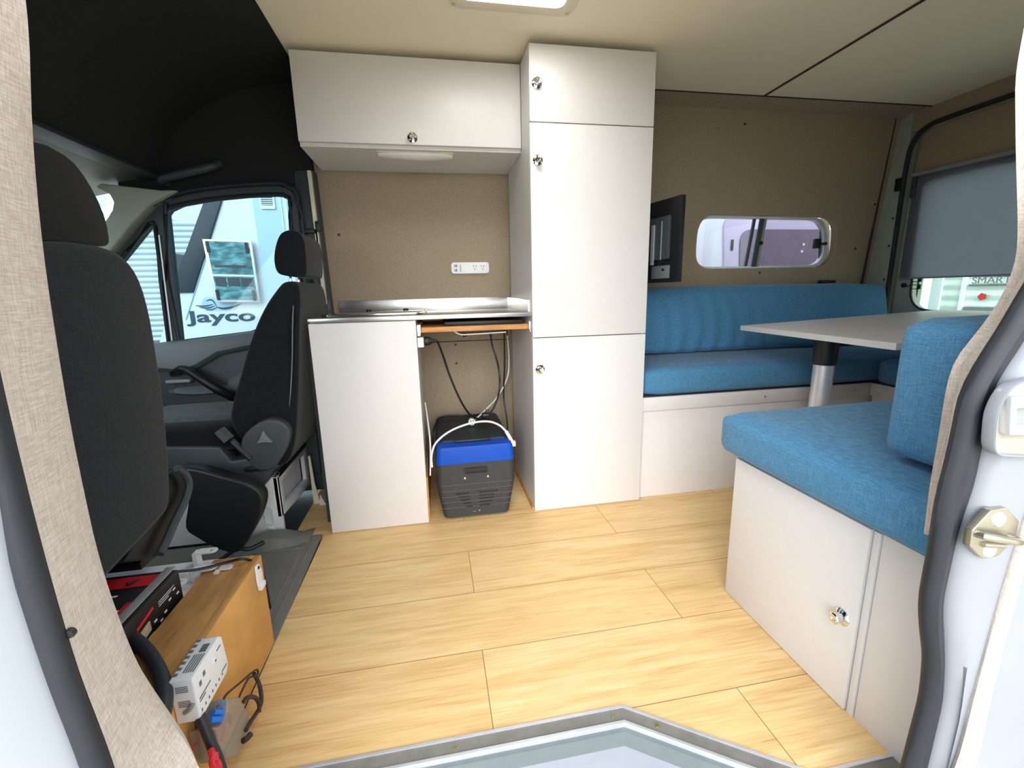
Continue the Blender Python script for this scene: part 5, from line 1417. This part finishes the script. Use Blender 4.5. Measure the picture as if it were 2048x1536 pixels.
cr2 = thing('ribbed_caravan', 'pale ribbed caravan parked further back, seen through the quarter window', 'caravan', (-4.6, 7.6, -0.5))
bm = B(); prism(bm, [(-9.0, 3.1), (-2.2, 1.82), (-2.0, -0.2), (-9.0, -0.2)], 'xz', 7.0, 9.0); obj('caravan_body', bm, 'rib', cr2)
bm = B(); prism(bm, rpoly([(-3.62, 1.30), (-3.10, 1.24), (-3.10, 1.56), (-3.62, 1.62)], 0.04), 'xz', 6.97, 7.02); obj('window', bm, 'van_dark', cr2)
bm = B(); box(bm, -9, -2.1, 6.96, 7.01, 0.30, 0.42); obj('lower_rail', bm, 'print_grey', cr2)
lh = thing('far_caravan', 'white caravan end with small round lamp seen through the windscreen', 'caravan', (-8.5, 6, -0.5))
bm = B(); box(bm, -12.0, -9.2, 2.0, 14.0, -0.2, 5.5); obj('caravan_body', bm, 'rib', lh)
bm = B(); lathe(bm, [(0.0001, 0.06), (0.22, 0.05), (0.25, 0.0)], (-9.200, 15.141, 3.910), 'x', 20); obj('round_lamp', bm, 'van_blue', lh)

c2 = thing('white_motorhome', 'white vehicle side with rounded mauve window, right outside the sliding window', 'vehicle', (3.2, 4.4, -0.5))
bm = B(); box(bm, 1.6, 4.85, 3.6, 5.4, -0.1, 2.7, 0.03); obj('vehicle_body', bm, 'van_white', c2)
bm = B(); plate(bm, rpoly([(2.56, 0.95), (4.6, 0.95), (4.6, 1.59), (2.50, 1.59)], [0.14, 0.05, 0.05, 0.14], 6), [], 'xz', 3.575, 3.60, bev=0.004); sr = obj('window_surround', bm, 'lilac', c2)
bm = B(); plate(bm, rpoly([(2.70, 0.85), (3.70, 0.85), (3.66, 1.46), (2.66, 1.46)], [0.05, 0.12, 0.12, 0.12], 6), [], 'xz', 3.560, 3.576, bev=0.004); obj('window_glass', bm, 'vglass', sr)
bm = B(); box(bm, 2.585, 2.605, 3.560, 3.575, 1.285, 1.375, 0.003); obj('catch', bm, 'black', sr)
for p in ((3.30, 3.555, 1.33), (3.29, 3.555, 1.27)):
    bm = B(); lathe(bm, [(0.0001, -0.004), (0.012, 0), (0.012, 0.006)], p, 'y', 10); obj('window_stud', bm, 'white', sr)

c4 = thing('pale_ribbed_caravan', 'pale ribbed caravan with a dark lettering strip, seen under the rear blind', 'caravan', (5.8, 2.5, -0.5))
bm = B(); box(bm, 5.0, 7.2, -1.0, 6.2, -0.1, 2.8); obj('caravan_body', bm, 'rib2', c4)
bm = B(); box(bm, 4.97, 5.01, 3.42, 3.445, 0.0, 2.8); box(bm, 4.98, 5.01, 3.62, 3.80, 0.0, 2.8); obj('vertical_trim', bm, 'van_white', c4)
bm = B(); box(bm, 4.975, 5.01, 0.5, 3.39, 0.925, 0.945); box(bm, 4.975, 5.01, 0.5, 3.40, 0.70, 0.735); obj('grey_line', bm, 'print_grey', c4)
bm = text_bm('SMARTER', 0.085, (4.972, 3.37, 0.952), (0, -1, 0), (0, 0, 1), 0.002, 1.1); obj('lettering', bm, 'print_grey', c4)
bm = B()
for k in range(5):
    a = 2 * math.pi * k / 5; lathe(bm, [(0.0001, -0.004), (0.017, 0), (0.017, 0.004)], (4.972, 3.268 + 0.017 * math.cos(a), 0.832 + 0.017 * math.sin(a)), 'x', 10)
obj('flower_sticker', bm, 'red', c4)
